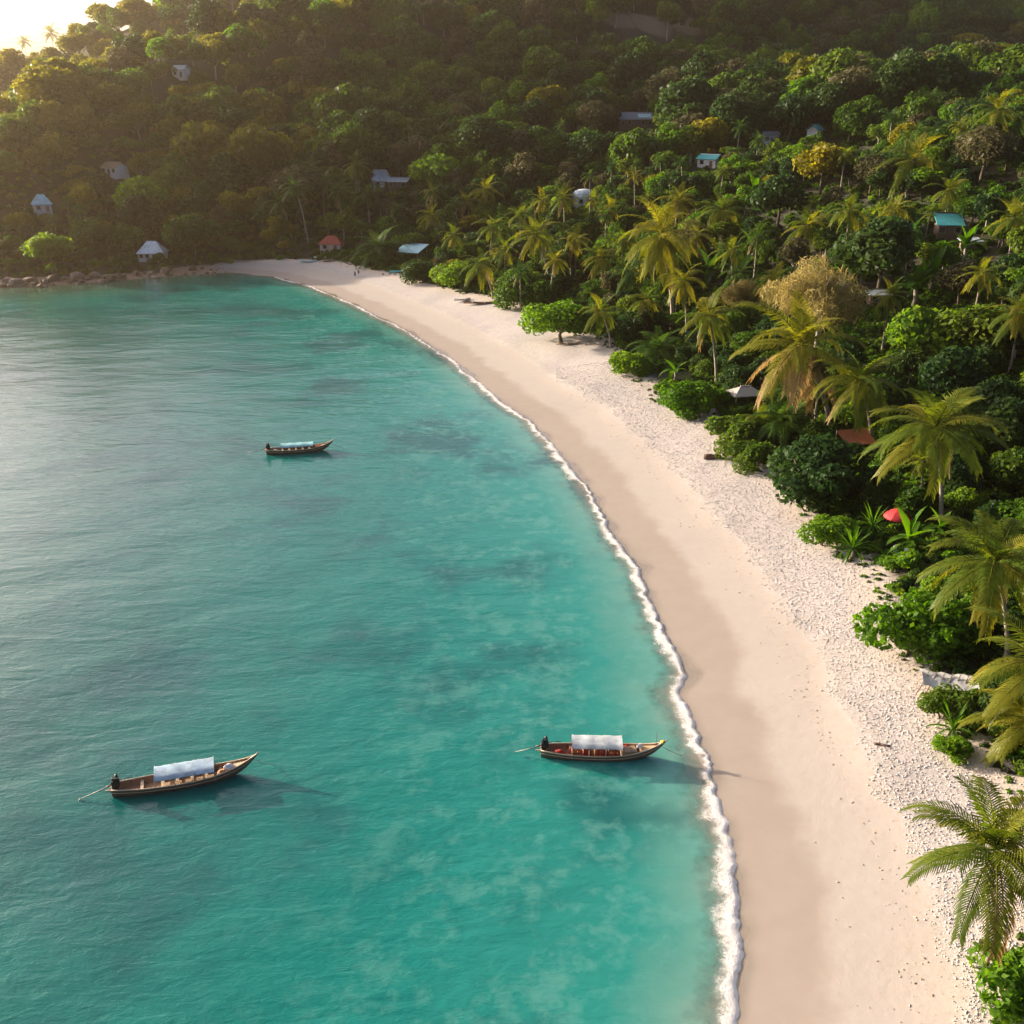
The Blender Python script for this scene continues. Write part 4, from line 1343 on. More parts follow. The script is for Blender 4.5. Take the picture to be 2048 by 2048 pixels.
canoe(958, 606, 62, 'brown rowing boat stranded below the leaning palm', 'driftwood', 'dark_wood', -.1)
canoe(925, 600, 34, 'small pale boat pulled up behind the brown rowing boat', 'plastic', 'driftwood', .35)
canoe(796, 543, 34, 'upturned turquoise boat at the edge of the shaded beach', 'roof_teal', 'roof_teal', .2, flip=True)
canoe(617, 523, 34, 'pale blue kayak lying on the sand near the red roofed hut', 'roof_blue', 'roof_blue', .1, 'kayak', 'kayak')
canoe(640, 516, 26, 'white kayak lying just behind the pale blue kayak', 'plastic', 'plastic', -.15, 'kayak', 'kayak')
log_thing(662, 521, 34, .35, 'heap of grey driftwood below the red roofed hut', 'driftwood', 'driftwood', .1, 6, 'driftwood')
log_thing(610, 478, 44, .12, 'pale fallen trunk on the slope left of the red roofed hut', 'log', 'post', .05)

M['skin'] = plain('skin', (.30, .17, .11), .6, .08, 4)
M['dark_cloth'] = plain('dark_cloth', (.02, .02, .025), .8, .2, 4)
M['white_cloth'] = plain('white_cloth', (.70, .68, .66), .8, .08, 4)


def person(u, v, label, rz):
    """one walking figure, grown as a single skin over a skeleton"""
    bx, by, bz, t = on_ground(u, v, .85)
    root = thing('person', (bx, by, bz), label, 'person', None, rz)
    J = [(0, 0, .93, .13), (0, 0, 1.18, .125), (0, 0, 1.42, .14), (0, .01, 1.52, .055), (0, .02, 1.64, .095), (0, .03, 1.73, .07),
         (-.11, 0, .86, .085), (-.13, .14, .48, .062), (-.13, .06, .07, .045), (-.13, .20, .03, .035),
         (.11, 0, .86, .085), (.13, -.10, .48, .062), (.13, -.28, .10, .045), (.13, -.16, .03, .035),
         (-.20, 0, 1.40, .055), (-.27, -.08, 1.13, .042), (-.27, .06, .90, .032), (-.27, .12, .82, .030),
         (.20, 0, 1.40, .055), (.27, .08, 1.13, .042), (.26, .20, .93, .032), (.26, .26, .87, .030)]
    E_ = [(0, 1), (1, 2), (2, 3), (3, 4), (4, 5), (0, 6), (6, 7), (7, 8), (8, 9), (0, 10), (10, 11), (11, 12), (12, 13), (2, 14), (14, 15), (15, 16), (16, 17), (2, 18), (18, 19), (19, 20), (20, 21)]
    me = bpy.data.meshes.new('body'); me.from_pydata([j[:3] for j in J], E_, []); me.materials.append(M['skin'])
    o = obj('body', me, root)
    o.modifiers.new('skin', 'SKIN')
    for k, j in enumerate(J): me.skin_vertices[0].data[k].radius = (j[3], j[3])
    me.skin_vertices[0].data[0].use_root = True
    o.modifiers.new('smooth', 'SUBSURF').levels = 1
    def ringed(rows, mat, name):
        mb = MB(); n = 10
        vs = [(x + math.cos(6.2832 * i / n) * a, y + math.sin(6.2832 * i / n) * b, z) for x, y, z, a, b in rows for i in range(n)]
        mb.add(vs, [(k * n + i, k * n + (i + 1) % n, (k + 1) * n + (i + 1) % n, (k + 1) * n + i) for k in range(len(rows) - 1) for i in range(n)])
        obj(name, mb.mesh(name, M[mat], True), root)
    ringed([(0, 0, .90, .20, .16), (0, 0, 1.1, .19, .155), (0, 0, 1.32, .225, .165), (0, 0, 1.45, .20, .14), (0, 0, 1.50, .09, .08)], 'dark_cloth', 'shirt')
    ringed([(0, 0, .62, .27, .20), (0, 0, .80, .24, .18), (0, 0, .96, .20, .165)], 'dark_cloth', 'shorts')
    ringed([(0, .01, 1.62, .115, .12), (0, .0, 1.70, .112, .118), (0, .0, 1.77, .07, .08), (0, .0, 1.79, .01, .01)], 'dark_cloth', 'hair')
    keep_view(u - 12, v - 16, u + 12, v + 16, t * .985); SPOTS.append((bx, by, 1))


person(710, 549, 'person in dark clothes standing on the sand near the low spreading palm', .6)
person(717, 545, 'second person close behind, half hidden by the one in dark clothes', -.4)
bpy.data.objects['person.001'].children[1].data.materials[0] = M['white_cloth']


# boulders of the rocky point
def boulder_mesh(seed):
    import bmesh
    bm = bmesh.new(); bmesh.ops.create_icosphere(bm, subdivisions=3, radius=1.0)
    g = random.Random(seed); planes = [(Vector((g.gauss(0, 1), g.gauss(0, 1), g.gauss(0, .8))).normalized(), g.uniform(.5, .85)) for _ in range(16)]
    for vtx in bm.verts:
        p = vtx.co
        for n_, dd in planes:
            e = p.dot(n_) - dd
            if e > 0: p -= n_ * e * .92
        a = noise2(np.array([p.x * 2.5 + seed]), np.array([p.y * 2.5 + p.z * 1.7]), seed)[0]
        vtx.co = p * (.92 + .16 * a)
    me = bpy.data.meshes.new('boulder'); bm.to_mesh(me); bm.free()
    me.materials.append(M['rock']); return me


m = NT('rock')
orr = m.n('ObjectInfo').outputs['Random']
base = m.ramp(orr, [(0, (.085, .055, .035)), (.5, (.16, .105, .068)), (1, (.25, .19, .14))])
pn = m.noise(1.3, 6, .7, m.obco())
m.l(m.mix(m.rng(pn, .45, .7), base, m.mix(.5, base, (.09, .065, .045))), m.b.inputs['Base Color'])
m.b.inputs['Roughness'].default_value = .85
m.l(m.bump(m.noise(4, 6, .7, m.obco()), .25, .8), m.b.inputs['Normal'])
M['rock'] = m.mat
BOULD = [boulder_mesh(s) for s in range(6)]
q = random.Random(21)
edge = [p for p in SHORE if p[0] < -80 and p[1] < 330]
BL = []
for k in range(220):
    j = q.random() * (len(edge) - 1.001); i = int(j); f = j - i
    ex, ey = edge[i][0] + (edge[i + 1][0] - edge[i][0]) * f, edge[i][1] + (edge[i + 1][1] - edge[i][1]) * f
    if ex < -178: continue
    s = (.5 + 1.8 * q.random() ** 2.6) * (1.0 if ex < -100 else .6)
    off = q.uniform(-2.5, 6.5)
    x, y = ex + q.uniform(-1.5, 1.5), ey + off
    if any(math.hypot(x - a, y - b) < (s + c) * .62 for a, b, c in SPOTS if c < 4): continue
    z = max(float(terrain(np.array([x]), np.array([y]))[0]), -.6)
    o = obj('boulder', BOULD[k % 6], None, (x, y, z + s * .22), (q.uniform(-.3, .3), q.uniform(-.3, .3), q.uniform(0, 6.28)), (s * q.uniform(.9, 1.5), s, s * q.uniform(.5, .8)))
    BL.append((proj(x, y, z)[0], s, o))
    SPOTS.append((x, y, s))
keep_view(0, 508, 440, 560, 282)
for size, sel in (('large', [b for b in BL if b[1] >= 1.3]), ('small', [b for b in BL if b[1] < 1.3])):
    for k, (u, s, o) in enumerate(sorted(sel, key=lambda b: b[0])):
        tag(o, '%s weathered %s boulder on the rocky shore, counting from the sea end towards the sand' % (ordinal(k), size), 'rock', size + ' boulders of the rocky point')

# ------------------------------------------------------------------ longtail boats at anchor
M['hull_wood'] = wood('hull_planks', (.085, .045, .028), (.19, .115, .07))
M['hull_inside'] = wood('boat_boards', (.20, .10, .055), (.36, .21, .12))
M['rail'] = wood('boat_rail', (.36, .27, .18), (.52, .42, .30))
M['engine'] = plain('engine_black', (.015, .017, .018), .45, .3, 5)
M['steel'] = plain('shaft_steel', (.10, .10, .10), .4, .2, 5, .5)
M['cover_white'] = plain('white_canopy_cloth', (.38, .42, .44), .6, .34, 1.3)
M['cover_sky'] = plain('sky_tinted_canopy_cloth', (.25, .35, .44), .6, .34, 1.3)  # blue of the reflected sky is put into the cloth colour
M['cover_turq'] = plain('turquoise_canopy_cloth', (.22, .45, .48), .5, .14, 1.0)
M['vest_red'] = plain('red_vest', (.42, .035, .02), .7, .15, 5)
M['vest_orange'] = plain('orange_vest', (.55, .13, .03), .7, .15, 5)
M['crate'] = wood('crate_wood', (.30, .19, .10), (.48, .33, .19))
M['yellow_cloth'] = plain('yellow_garland', (.62, .36, .04), .75, .2, 5)
M['rope'] = plain('rope', (.42, .36, .27), .9, .2, 8)

T_ = [0, .06, .2, .4, .55, .7, .82, .91, .97, 1.0]
HB = [.50, .62, .84, .96, .97, .84, .58, .30, .10, .035]
HZ = [.74, .68, .60, .56, .57, .66, .83, 1.08, 1.33, 1.48]
HK = [-.10, -.18, -.26, -.30, -.30, -.26, -.10, .36, .98, 1.36]


def longtail(stern, bow, label, cover, wide=1.0, canopy=(.27, .66), ch=1.5, tilt=0.0, bench_t=(.24, .34, .44, .54, .64), bow_box=True, garland=False, mast=False, shaft=2.6, lift_prop=.25, canopy_w=.95):
    d = ray(*stern); t = -CAM_H / d[2]; S = Vector((d[0] * t, d[1] * t, 0))
    d = ray(*bow); t = -CAM_H / d[2]; B = Vector((d[0] * t, d[1] * t, 0))
    L = (B - S).length / .885
    rz = math.atan2(B.y - S.y, B.x - S.x)
    root = thing('longtail_boat', S, label, 'boat', 'longtail boats at anchor in the bay', rz)
    W = wide
    ts = np.linspace(0, 1, 25)
    hb, hz_, hk = np.interp(ts, T_, HB) * W, np.interp(ts, T_, HZ), np.interp(ts, T_, HK)
    for arr in (hb, hz_, hk):
        arr[1:-1] = (arr[:-2] + 2 * arr[1:-1] + arr[2:]) / 4
    def section(i, off=0.0, floor=None):
        b = max(.012, hb[i] - off); z, k = hz_[i], hk[i]
        pts = []
        for yy, zz in ((1, 1), (.95, .66), (.80, .33), (.45, .08), (0, 0)):
            h = k + (z - k) * zz
            if floor is not None: h = max(h, min(floor, z - .04))
            pts.append((b * yy, h))
        pts = pts + [(-a, c) for a, c in pts[-2::-1]]
        return [(ts[i] * L, a, c) for a, c in pts]
    mb = MB().grid([section(i) for i in range(25)])
    s0 = section(0); mb.add(s0, [tuple(range(len(s0)))])
    obj('hull', mb.mesh('hull', M['hull_wood'], True), root)
    ins = MB().grid([section(i, .07, .16)[::-1] for i in range(1, 23)])
    obj('inside', ins.mesh('inside', M['hull_inside'], True), root)
    for s in (-1, 1):
        obj('gunwale', MB().tube([(ts[i] * L, s * (hb[i] - .03), hz_[i] + .02) for i in range(25)], .055, 6).mesh('gunwale', M['rail'], True), root)
        obj('rubbing_strake', MB().tube([(ts[i] * L, s * (hb[i] * .975 + .015), hk[i] + (hz_[i] - hk[i]) * .74) for i in range(0, 24)], .028, 5).mesh('rubbing_strake', M['rail'], True), root)
        for k in range(8):
            i = 3 + k * 2; x = ts[i] * L
            obj('rib', MB().tube([(x, s * (hb[i] - .09), hz_[i] - .03), (x, s * (hb[i] * .86 - .06), .22)], .03, 5).mesh('rib', M['hull_wood'], True), root)
    obj('prow', MB().tube([(.955 * L, 0, 1.18), (.985 * L, 0, 1.40), (1.0 * L, 0, 1.52), (1.014 * L, 0, 1.68)], [.11, .09, .07, .045], 8).mesh('prow', M['rail'], True), root)
    # boards and benches
    for k in range(6):
        x0 = .08 + .13 * k; i = int(x0 * 24 + 1)
        obj('deck_board', MB().box((x0 * L + .06 * L, 0, .19), (.115 * L, min(hb[i], hb[min(24, i + 3)]) * 1.45, .035)).mesh('deck_board', M['hull_inside']), root)
    for bt in bench_t:
        b = np.interp(bt, ts, hb)
        obj('bench', MB().box((bt * L, 0, .44), (.24, b * 1.84, .045)).mesh('bench', M['rail']), root)
    b = np.interp(.86, ts, hb)
    obj('bow_deck', MB().add([(.80 * L, -np.interp(.80, ts, hb) * .9, .70), (.80 * L, np.interp(.80, ts, hb) * .9, .70), (.93 * L, .16 * W, 1.06), (.93 * L, -.16 * W, 1.06)], [(0, 1, 2, 3)]).box((.80 * L, 0, .57), (.05, np.interp(.80, ts, hb) * 1.7, .26)).mesh('bow_deck', M['crate']), root)
    # roof on posts
    x0, x1 = canopy[0] * L, canopy[1] * L
    rows = []
    for j in range(9):
        f = j / 8 * 2 - 1
        rows.append([(x0 + (x1 - x0) * i / 12, f * canopy_w * W, ch + .15 - .15 * f * f - (.10 if abs(f) == 1 else 0) + tilt * (i / 12 - .5) + .02 * math.sin(i * 2.1 + j) - .05 * abs(math.sin(i * math.pi / 4)) * (1 - f * f)) for i in range(13)])
    mb = MB().grid(rows); mb.grid([[(x, y, z - .035) for x, y, z in r[::-1]] for r in rows])
    for r in (0, 8):
        e = rows[r]; e2 = [(x, y, z - .035) for x, y, z in e]; mb.grid([e2, e] if r == 0 else [e, e2])
    for c in (0, 12):
        e = [r[c] for r in rows]; e2 = [(x, y, z - .035) for x, y, z in e]; mb.grid([e, e2] if c == 0 else [e2, e])
    cv = obj('canopy', mb.mesh('canopy', M[cover], True), root)
    for k in range(4):
        x = x0 + (x1 - x0) * (k + .02) / 3.04; z = tilt * ((x - x0) / (x1 - x0) - .5)
        obj('batten', MB().tube([(x, f * canopy_w * W, ch + .105 - .15 * f * f + z) for f in (-1, -.6, -.2, .2, .6, 1)], .022, 5).mesh('batten', M['rail'], True), cv)
        for s in (-1, 1):
            by = np.interp(x / L, ts, hb) - .06
            obj('canopy_post', MB().tube([(x, s * by, .30), (x, s * canopy_w * W * .97, ch - .09 + z)], .03, 6).mesh('canopy_post', M['rail'], True), root)
    # engine with its long shaft over the stern
    e = obj('engine', MB().box((.03 * L, 0, 1.08), (.58, .46, .48)).box((.03 * L + .05, 0, 1.42), (.38, .34, .24)).tube([(.03 * L, 0, .62), (.03 * L, 0, .90)], .07, 8).mesh('engine', M['engine']), root)
    obj('air_filter', MB().tube([(.03 * L + .1, .2, 1.42), (.03 * L + .1, .2, 1.66)], .11, 10).mesh('air_filter', M['engine'], True), e)
    obj('exhaust_pipe', MB().tube([(.03 * L, -.2, 1.2), (.03 * L - .15, -.26, 1.5), (.03 * L - .18, -.27, 1.75)], .045, 7).mesh('exhaust_pipe', M['engine'], True), e)
    obj('tiller', MB().tube([(.03 * L + .2, .05, 1.16), (.03 * L + .8, .12, 1.28), (.03 * L + 1.3, .16, 1.20)], .028, 6).mesh('tiller', M['steel'], True), e)
    sh = obj('propeller_shaft', MB().tube([(.03 * L - .2, 0, 1.02), (-.5, 0, .72), (-shaft * .8, 0, lift_prop)], [.05, .045, .03], 7).mesh('propeller_shaft', M['steel'], True), root)
    obj('propeller', MB().box((-shaft * .8, .09, lift_prop), (.03, .16, .09), ry=.5).box((-shaft * .8, -.09, lift_prop), (.03, .16, .09), ry=-.5).tube([(-shaft * .8 - .06, 0, lift_prop), (-shaft * .8 + .06, 0, lift_prop)], .035, 8).mesh('propeller', M['steel']), sh)
    obj('stern_board', MB().box((-.02, 0, .62), (.10, hb[0] * 1.7, .30)).box((-.22, hb[0] * .55, .66), (.44, .10, .10)).box((-.22, -hb[0] * .55, .66), (.44, .10, .10)).mesh('stern_board', M['rail']), root)
    obj('anchor_rope', MB().tube([(.94 * L + .7 * k, .04 * k, 1.30 - .52 * k + .035 * k * k) for k in range(4)], .022, 5).mesh('anchor_rope', M['rope'], True), root)
    if garland:
        q = random.Random(3); mb = MB()
        for k in range(9):
            a = k * .7; p = Vector((.965 * L + .02 * k, math.sin(a) * .12, 1.32 + .03 * k))
            mb.tube([p + Vector((0, -.12, .03)), p + Vector((.05, 0, .10)), p + Vector((0, .12, .03)), p + Vector((0, .10, -.2))], [.04, .06, .05, .02], 6)
        obj('garland', mb.mesh('garland', M['yellow_cloth'], True), root)
    if mast:
        obj('flag_pole', MB().tube([(.93 * L, .05, 1.1), (.93 * L, .06, 2.5)], .022, 6).mesh('flag_pole', M['hull_wood'], True), root)
    Mw = Matrix.Translation(S) @ Matrix.Rotation(rz, 4, 'Z')
    def inside(f, y): return Mw @ Vector((f * L, y * np.interp(f, ts, hb), 0)), rz
    return inside, L


def vest(p, rz, label, group, mat, turn):
    root = thing("life_jacket", (p.x, p.y, p.z), label, 'life jacket', group, rz + turn)
    for s in (-1, 1):
        obj('front_panel', MB().box((s * .13, 0, .26), (.22, .16, .46), taper=.8).mesh('front_panel', mat), root)
    obj('collar', MB().tube([(-.14, .02, .48), (-.1, .12, .60), (.1, .12, .60), (.14, .02, .48)], .06, 6).mesh('collar', mat, True), root)
    obj('strap', MB().box((0, -.075, .24), (.50, .025, .05)).mesh('strap', M['engine']), root)


def crate(p, rz, label, size, mat='crate'):
    root = thing('crate', (p.x, p.y, p.z), label, 'crate', None, rz)
    x, y, z = size
    obj('box', MB().box((0, 0, z / 2), (x * .92, y * .92, z * .96)).mesh('box', M[mat]), root)
    for k in range(3):
        for s in (-1, 1):
            obj('slat', MB().box((0, s * y / 2, z * (.18 + .32 * k)), (x, .03, z * .22)).mesh('slat', M[mat]), root)


def heap(p, rz, label, w, name, mat, cat):
    rows = [[(w * (i / 8 - .5), w * .62 * (j / 6 - .5), .05 + .42 * math.sin(math.pi * i / 8) ** .7 * math.sin(math.pi * j / 6) ** .7 * (.7 + .5 * noise2(np.array([i * .7]), np.array([j * .7]), 9)[0])) for i in range(9)] for j in range(7)]
    o = obj(name, MB().grid(rows).mesh(name, M[mat], True), None, (p.x, p.y, p.z), (0, 0, rz))
    tag(o, label, cat)


put, L = longtail((1082, 1510), (1300, 1514), 'longtail boat with a white canopy and red life jackets, moored close to the sand', 'cover_white', garland=True, mast=True, canopy=(.25, .655), ch=1.45)
for k in range(9):
    f = .245 + .046 * k
    p, rz = put(f, -.74)
    p.z = .50
    vest(p, rz, '%s life jacket, %s from the stern in the row along the moored boat' % ('orange' if k % 3 == 1 else 'red', ordinal(k)), '%s life jackets along the side of the moored boat' % ('orange' if k % 3 == 1 else 'red'), M['vest_orange' if k % 3 == 1 else 'vest_red'], .15 * ((k * 7) % 5 - 2))
p, rz = put(.69, -.25); p.z = .46; crate(p, rz, 'pale wooden crate just ahead of the white canopy', (.7, .8, .42))
p, rz = put(.745, .1); p.z = .22; crate(p, rz + .2, 'orange brown crate before the bow of the moored boat', (.55, .9, .52))
p, rz = put(.69, .45); p.z = .46; heap(p, rz, 'red cloth bundle beside the pale crate in the moored boat', .6, 'bundle', 'vest_red', 'bundle')
p, rz = put(.80, .3); p.z = .76; heap(p, rz, 'white sack on the bow deck of the moored boat', .5, 'sack', 'white_cloth', 'sack')
p, rz = put(.15, -.1); p.z = .22; heap(p, rz, 'dark red cushion on the stern floor of the moored boat', .9, 'cushion', 'vest_red', 'cushion')

put, L = longtail((226, 1590), (484, 1546), 'longtail boat with a pale blue canopy lying farthest out, alone in the near water', 'cover_sky', canopy=(.29, .70), ch=1.35, bench_t=(.20, .34, .44, .54, .64, .74), shaft=3.0, lift_prop=.12, canopy_w=1.0)
for k in range(5):
    p, rz = put(.37 + .075 * k, -.62); p.z = .22
    crate(p, rz, ('first', 'second', 'third', 'fourth', 'last')[k] + ' brown box from the stern under the pale blue canopy', (.55, .42, .38))
p, rz = put(.765, .1); p.z = .24; heap(p, rz, 'pinkish cloth heap ahead of the pale blue canopy', 1.2, 'cloth_heap', 'tan_cloth', 'cloth')
p, rz = put(.80, -.2); p.z = .78; heap(p, rz, 'rumpled white sheet on the bow of the boat with the pale blue canopy', .8, 'sheet', 'white_cloth', 'sheet')

put, L = longtail((533, 908), (652, 900), 'small longtail boat with a turquoise canopy far out near the middle of the bay', 'cover_turq', canopy=(.22, .70), ch=1.2, shaft=3.4, lift_prop=.45)
p, rz = put(.77, -.1); p.z = .3; crate(p, rz, 'orange crate at the bow of the small far boat', (.7, .8, .5), 'vest_orange')
p, rz = put(.14, .1); p.z = .25; heap(p, rz, 'pale bundle in the stern of the small far boat', .8, 'bundle', 'white_cloth', 'bundle')

# ------------------------------------------------------------------ the forest: individual trees, then the far wood as one mass
def scatter_points():
    X, Y = [], []
    for y0, y1, st in ((20, 240, 4.6), (240, 330, 5.4), (330, 470, 6.6), (470, 640, 8.4), (640, 1000, 10.5)):
        xs = np.arange(-.60 * y1 - 70, .60 * y1 + 20, st); ys = np.arange(y0, y1, st)
        a, b = np.meshgrid(xs, ys)
        X.append((a + rng.uniform(-.46, .46, a.shape) * st).ravel()); Y.append((b + rng.uniform(-.46, .46, b.shape) * st).ravel())
    return np.concatenate(X), np.concatenate(Y)


sx, sy = scatter_points()
sd_ = signed(LAND, sx, sy); sv_ = signed(FOREST, sx, sy); szz = terrain(sx, sy, sd_)
near_edge = sstep(2, 22, sv_)
patch = fbm(sx / 28, sy / 28, 55, 2)
sr = (1.9 + 1.9 * near_edge * (.55 + .9 * rng.random(len(sx))) + (.8 + 4.6 * rng.random(len(sx)) ** 1.5) * sstep(310, 380, sy) + patch * 2.2 * near_edge).clip(1.5, 9.0)
sr = np.where((sy > 330) & (rng.random(len(sx)) < .10), np.minimum(sr * 1.7, 12.0), sr)
u_, v_, dep_ = proj(sx, sy, szz + sr * 1.1)
rp_ = sr / np.maximum(dep_, 1) * CAM_F
good = (sv_ > 1.5) & (clearing(sx, sy) < .45) & (dep_ > 20) & (u_ > -420) & (u_ < 2250) & (v_ < 2350) & (v_ > -330)
for a, b, r in SPOTS:
    good &= np.hypot(sx - a, sy - b) > r + .35 * sr
for u0, v0, u1, v1, dd in OCC:
    hit = (u_ + rp_ * .8 > u0) & (u_ - rp_ * .8 < u1) & (v_ + rp_ * .8 > v0) & (v_ - rp_ * .95 < v1) & (dep_ < dd)
    good &= ~hit
idx = np.nonzero(good)[0]
kinds = ['leafy', 'dark', 'bright', 'yellow', 'brown', 'palm']
pz = np.array([.44, .31, .12, .025, .025, .08])
side = rng.random(len(sx))
kd = np.array([kinds[i] for i in rng.choice(6, len(sx), p=pz)])
hillk = np.array([kinds[i] for i in rng.choice(6, len(sx), p=[.36, .25, .08, .11, .14, .06])])
glow_gold = (hillk != 'palm') & (rng.random(len(sx)) < .42) & (sx < -70) & (sy > 325)  # extra yellow leaves paint the golden glow onto the left hill
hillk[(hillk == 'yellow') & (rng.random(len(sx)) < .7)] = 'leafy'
hillk[glow_gold] = 'yellow'
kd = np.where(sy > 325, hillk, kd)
# the same kind tends to stand together
cl = fbm(sx / 40, sy / 40, 91, 2)
kd[(cl > .20) & (kd == 'dark')] = 'leafy'
kd[(cl < -.16) & (kd == 'leafy')] = 'dark'
kd[(kd == 'palm') & (sy > 470)] = 'leafy'
kd[(kd == 'palm') & (sv_ < 6)] = 'leafy'
inside = (u_ > -10) & (u_ < 2060) & (v_ > -20) & (v_ < 2060)
big = np.argsort(-np.where(good & inside & (kd != 'palm'), rp_, -1))[:235]
big = set(int(i) for i in big if good[i] and inside[i])
palms_s = [int(i) for i in np.argsort(-np.where(good & inside & (kd == 'palm'), rp_, -1))[:95] if good[i] and inside[i] and kd[i] == 'palm']

MARKS = [('the white cottage on the rocks', 306, 508), ('the pointed white roof', 84, 412), ('the brown hut above the rocks', 230, 338), ('the white house on the ridge', 362, 143),
         ('the pale double roof', 778, 364), ('the red roofed hut', 664, 490), ('the blue roofed hut', 824, 506), ('the round white roof', 1168, 396), ('the wide grey roof', 1268, 242),
         ('the narrow turquoise roof', 1416, 322), ('the grey house in the valley', 1540, 274), ('the turquoise gable', 1630, 264), ('the bright turquoise roof', 1896, 455), ('the pale flat roof', 1756, 594),
         ('the grey thatched hut', 1490, 792), ('the orange awning', 1712, 882), ('the tan awning', 2040, 936), ('the red sunshade', 1796, 1028), ('the grey shelter', 1898, 1362), ('the tan feathery tree', 1672, 590),
         ('the tallest golden palm', 1325, 470), ('the twin slanting palms', 575, 390), ('the hilltop clearing', 1320, 45), ('the sunlit upper ridge', 480, 88), ('the golden ridge shoulder', 200, 220),
         ('the palm on the skyline', 102, 66), ('the orange topped hillside tree', 1100, 205), ('the broad fronded palm', 1828, 318), ('the dark domed tree', 1766, 505)]
LOOK = {'leafy': 'green leafy tree', 'dark': 'dark green tree', 'bright': 'light green tree', 'yellow': 'yellow green tree', 'brown': 'brownish tree', 'palm': 'slim forest palm'}


def place_name(i):
    """which landmark a tree stands closest to in the view, and on which side of it"""
    u, v = float(u_[i]), float(v_[i])
    nm, mu, mv = min(MARKS, key=lambda k: math.hypot(k[1] - u, k[2] - v))
    dx, dy = u - mu, v - mv
    side = ('left of' if dx < 0 else 'right of') if abs(dx) > abs(dy) else ('above' if dy < 0 else 'below')
    return LOOK[str(kd[i])], side, nm, math.hypot(dx, dy)


alike = {}
for i in list(big) + palms_s:
    w, side, nm, dist = place_name(i)
    alike.setdefault((w, side, nm), []).append((dist, i))
LABEL = {}
for (w, side, nm), lst in alike.items():
    for k, (dist, i) in enumerate(sorted(lst)):
        LABEL[i] = '%s just %s %s' % (w, side, nm) if len(lst) == 1 else '%s %s %s %s, counting outward' % (ordinal(k), w, side, nm)

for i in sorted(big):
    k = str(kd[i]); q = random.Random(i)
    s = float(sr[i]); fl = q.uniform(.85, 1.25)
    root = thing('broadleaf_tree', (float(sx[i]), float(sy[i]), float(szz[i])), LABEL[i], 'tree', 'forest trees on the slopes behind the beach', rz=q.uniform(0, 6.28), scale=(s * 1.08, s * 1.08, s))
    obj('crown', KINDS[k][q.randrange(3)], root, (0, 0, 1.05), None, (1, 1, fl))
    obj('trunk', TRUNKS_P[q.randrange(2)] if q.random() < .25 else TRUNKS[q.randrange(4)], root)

for i in palms_s:
    q = random.Random(i); L = 2.6 + 1.0 * q.random() if sy[i] < 330 else 3.0 + q.random(); h = q.uniform(5, 9) + (2 if sy[i] > 250 else 0)
    root = thing('coconut_palm', (float(sx[i]), float(sy[i]), float(szz[i])), LABEL[i], 'palm tree', 'palms scattered through the forest')
    rel = Vector((q.uniform(-1, 1), q.uniform(-1, 1), h))
    obj('trunk', trunk_curve((0, 0, 0), rel, .17, .11, 0), root)
    mt = 'frond_green' if (sy[i] > 318 or q.random() < .5) else 'frond'
    obj('crown', PALM_CROWNS[mt][q.randrange(3)], root, rel, (0, 0, q.uniform(0, 6.28)), L)


# the rest of the wood
def instance_cloud(name, x, y, z, scale, which, protos, label, cat):
    coll = bpy.data.collections.new(name + '_kinds')
    for k, me in enumerate(protos):
        o = bpy.data.objects.new('kind_%02d' % k, me); coll.objects.link(o)
    me = bpy.data.meshes.new(name)
    me.vertices.add(len(x)); me.vertices.foreach_set('co', np.stack([x, y, z], 1).astype(np.float32).ravel())
    vattr(me, 'size', scale); vattr(me, 'turn', np.random.default_rng(4).uniform(0, 6.28, len(x)))
    a = me.attributes.new('which', 'INT', 'POINT'); a.data.foreach_set('value', np.asarray(which, np.int32))
    o = obj(name, me); tag(o, label, cat, kind='stuff')
    ng = bpy.data.node_groups.new(name, 'GeometryNodeTree')
    ng.interface.new_socket('Geometry', in_out='INPUT', socket_type='NodeSocketGeometry')
    ng.interface.new_socket('Geometry', in_out='OUTPUT', socket_type='NodeSocketGeometry')
    N = ng.nodes.new
    gi, go = N('NodeGroupInput'), N('NodeGroupOutput')
    ci = N('GeometryNodeCollectionInfo'); ci.inputs['Collection'].default_value = coll; ci.inputs['Separate Children'].default_value = True; ci.inputs['Reset Children'].default_value = True
    ip = N('GeometryNodeInstanceOnPoints'); ip.inputs['Pick Instance'].default_value = True
    def attr(nm, ty):
        n = N('GeometryNodeInputNamedAttribute'); n.data_type = ty; n.inputs['Name'].default_value = nm; return n.outputs[0]
    cx = N('ShaderNodeCombineXYZ'); er = N('FunctionNodeEulerToRotation')
    ng.links.new(attr('turn', 'FLOAT'), cx.inputs[2]); ng.links.new(cx.outputs[0], er.inputs[0])
    ng.links.new(gi.outputs[0], ip.inputs['Points']); ng.links.new(ci.outputs[0], ip.inputs['Instance'])
    ng.links.new(attr('which', 'INT'), ip.inputs['Instance Index']); ng.links.new(er.outputs[0], ip.inputs['Rotation'])
    ng.links.new(attr('size', 'FLOAT'), ip.inputs['Scale']); ng.links.new(ip.outputs[0], go.inputs[0])
    o.modifiers.new('wood', 'NODES').node_group = ng
    return o


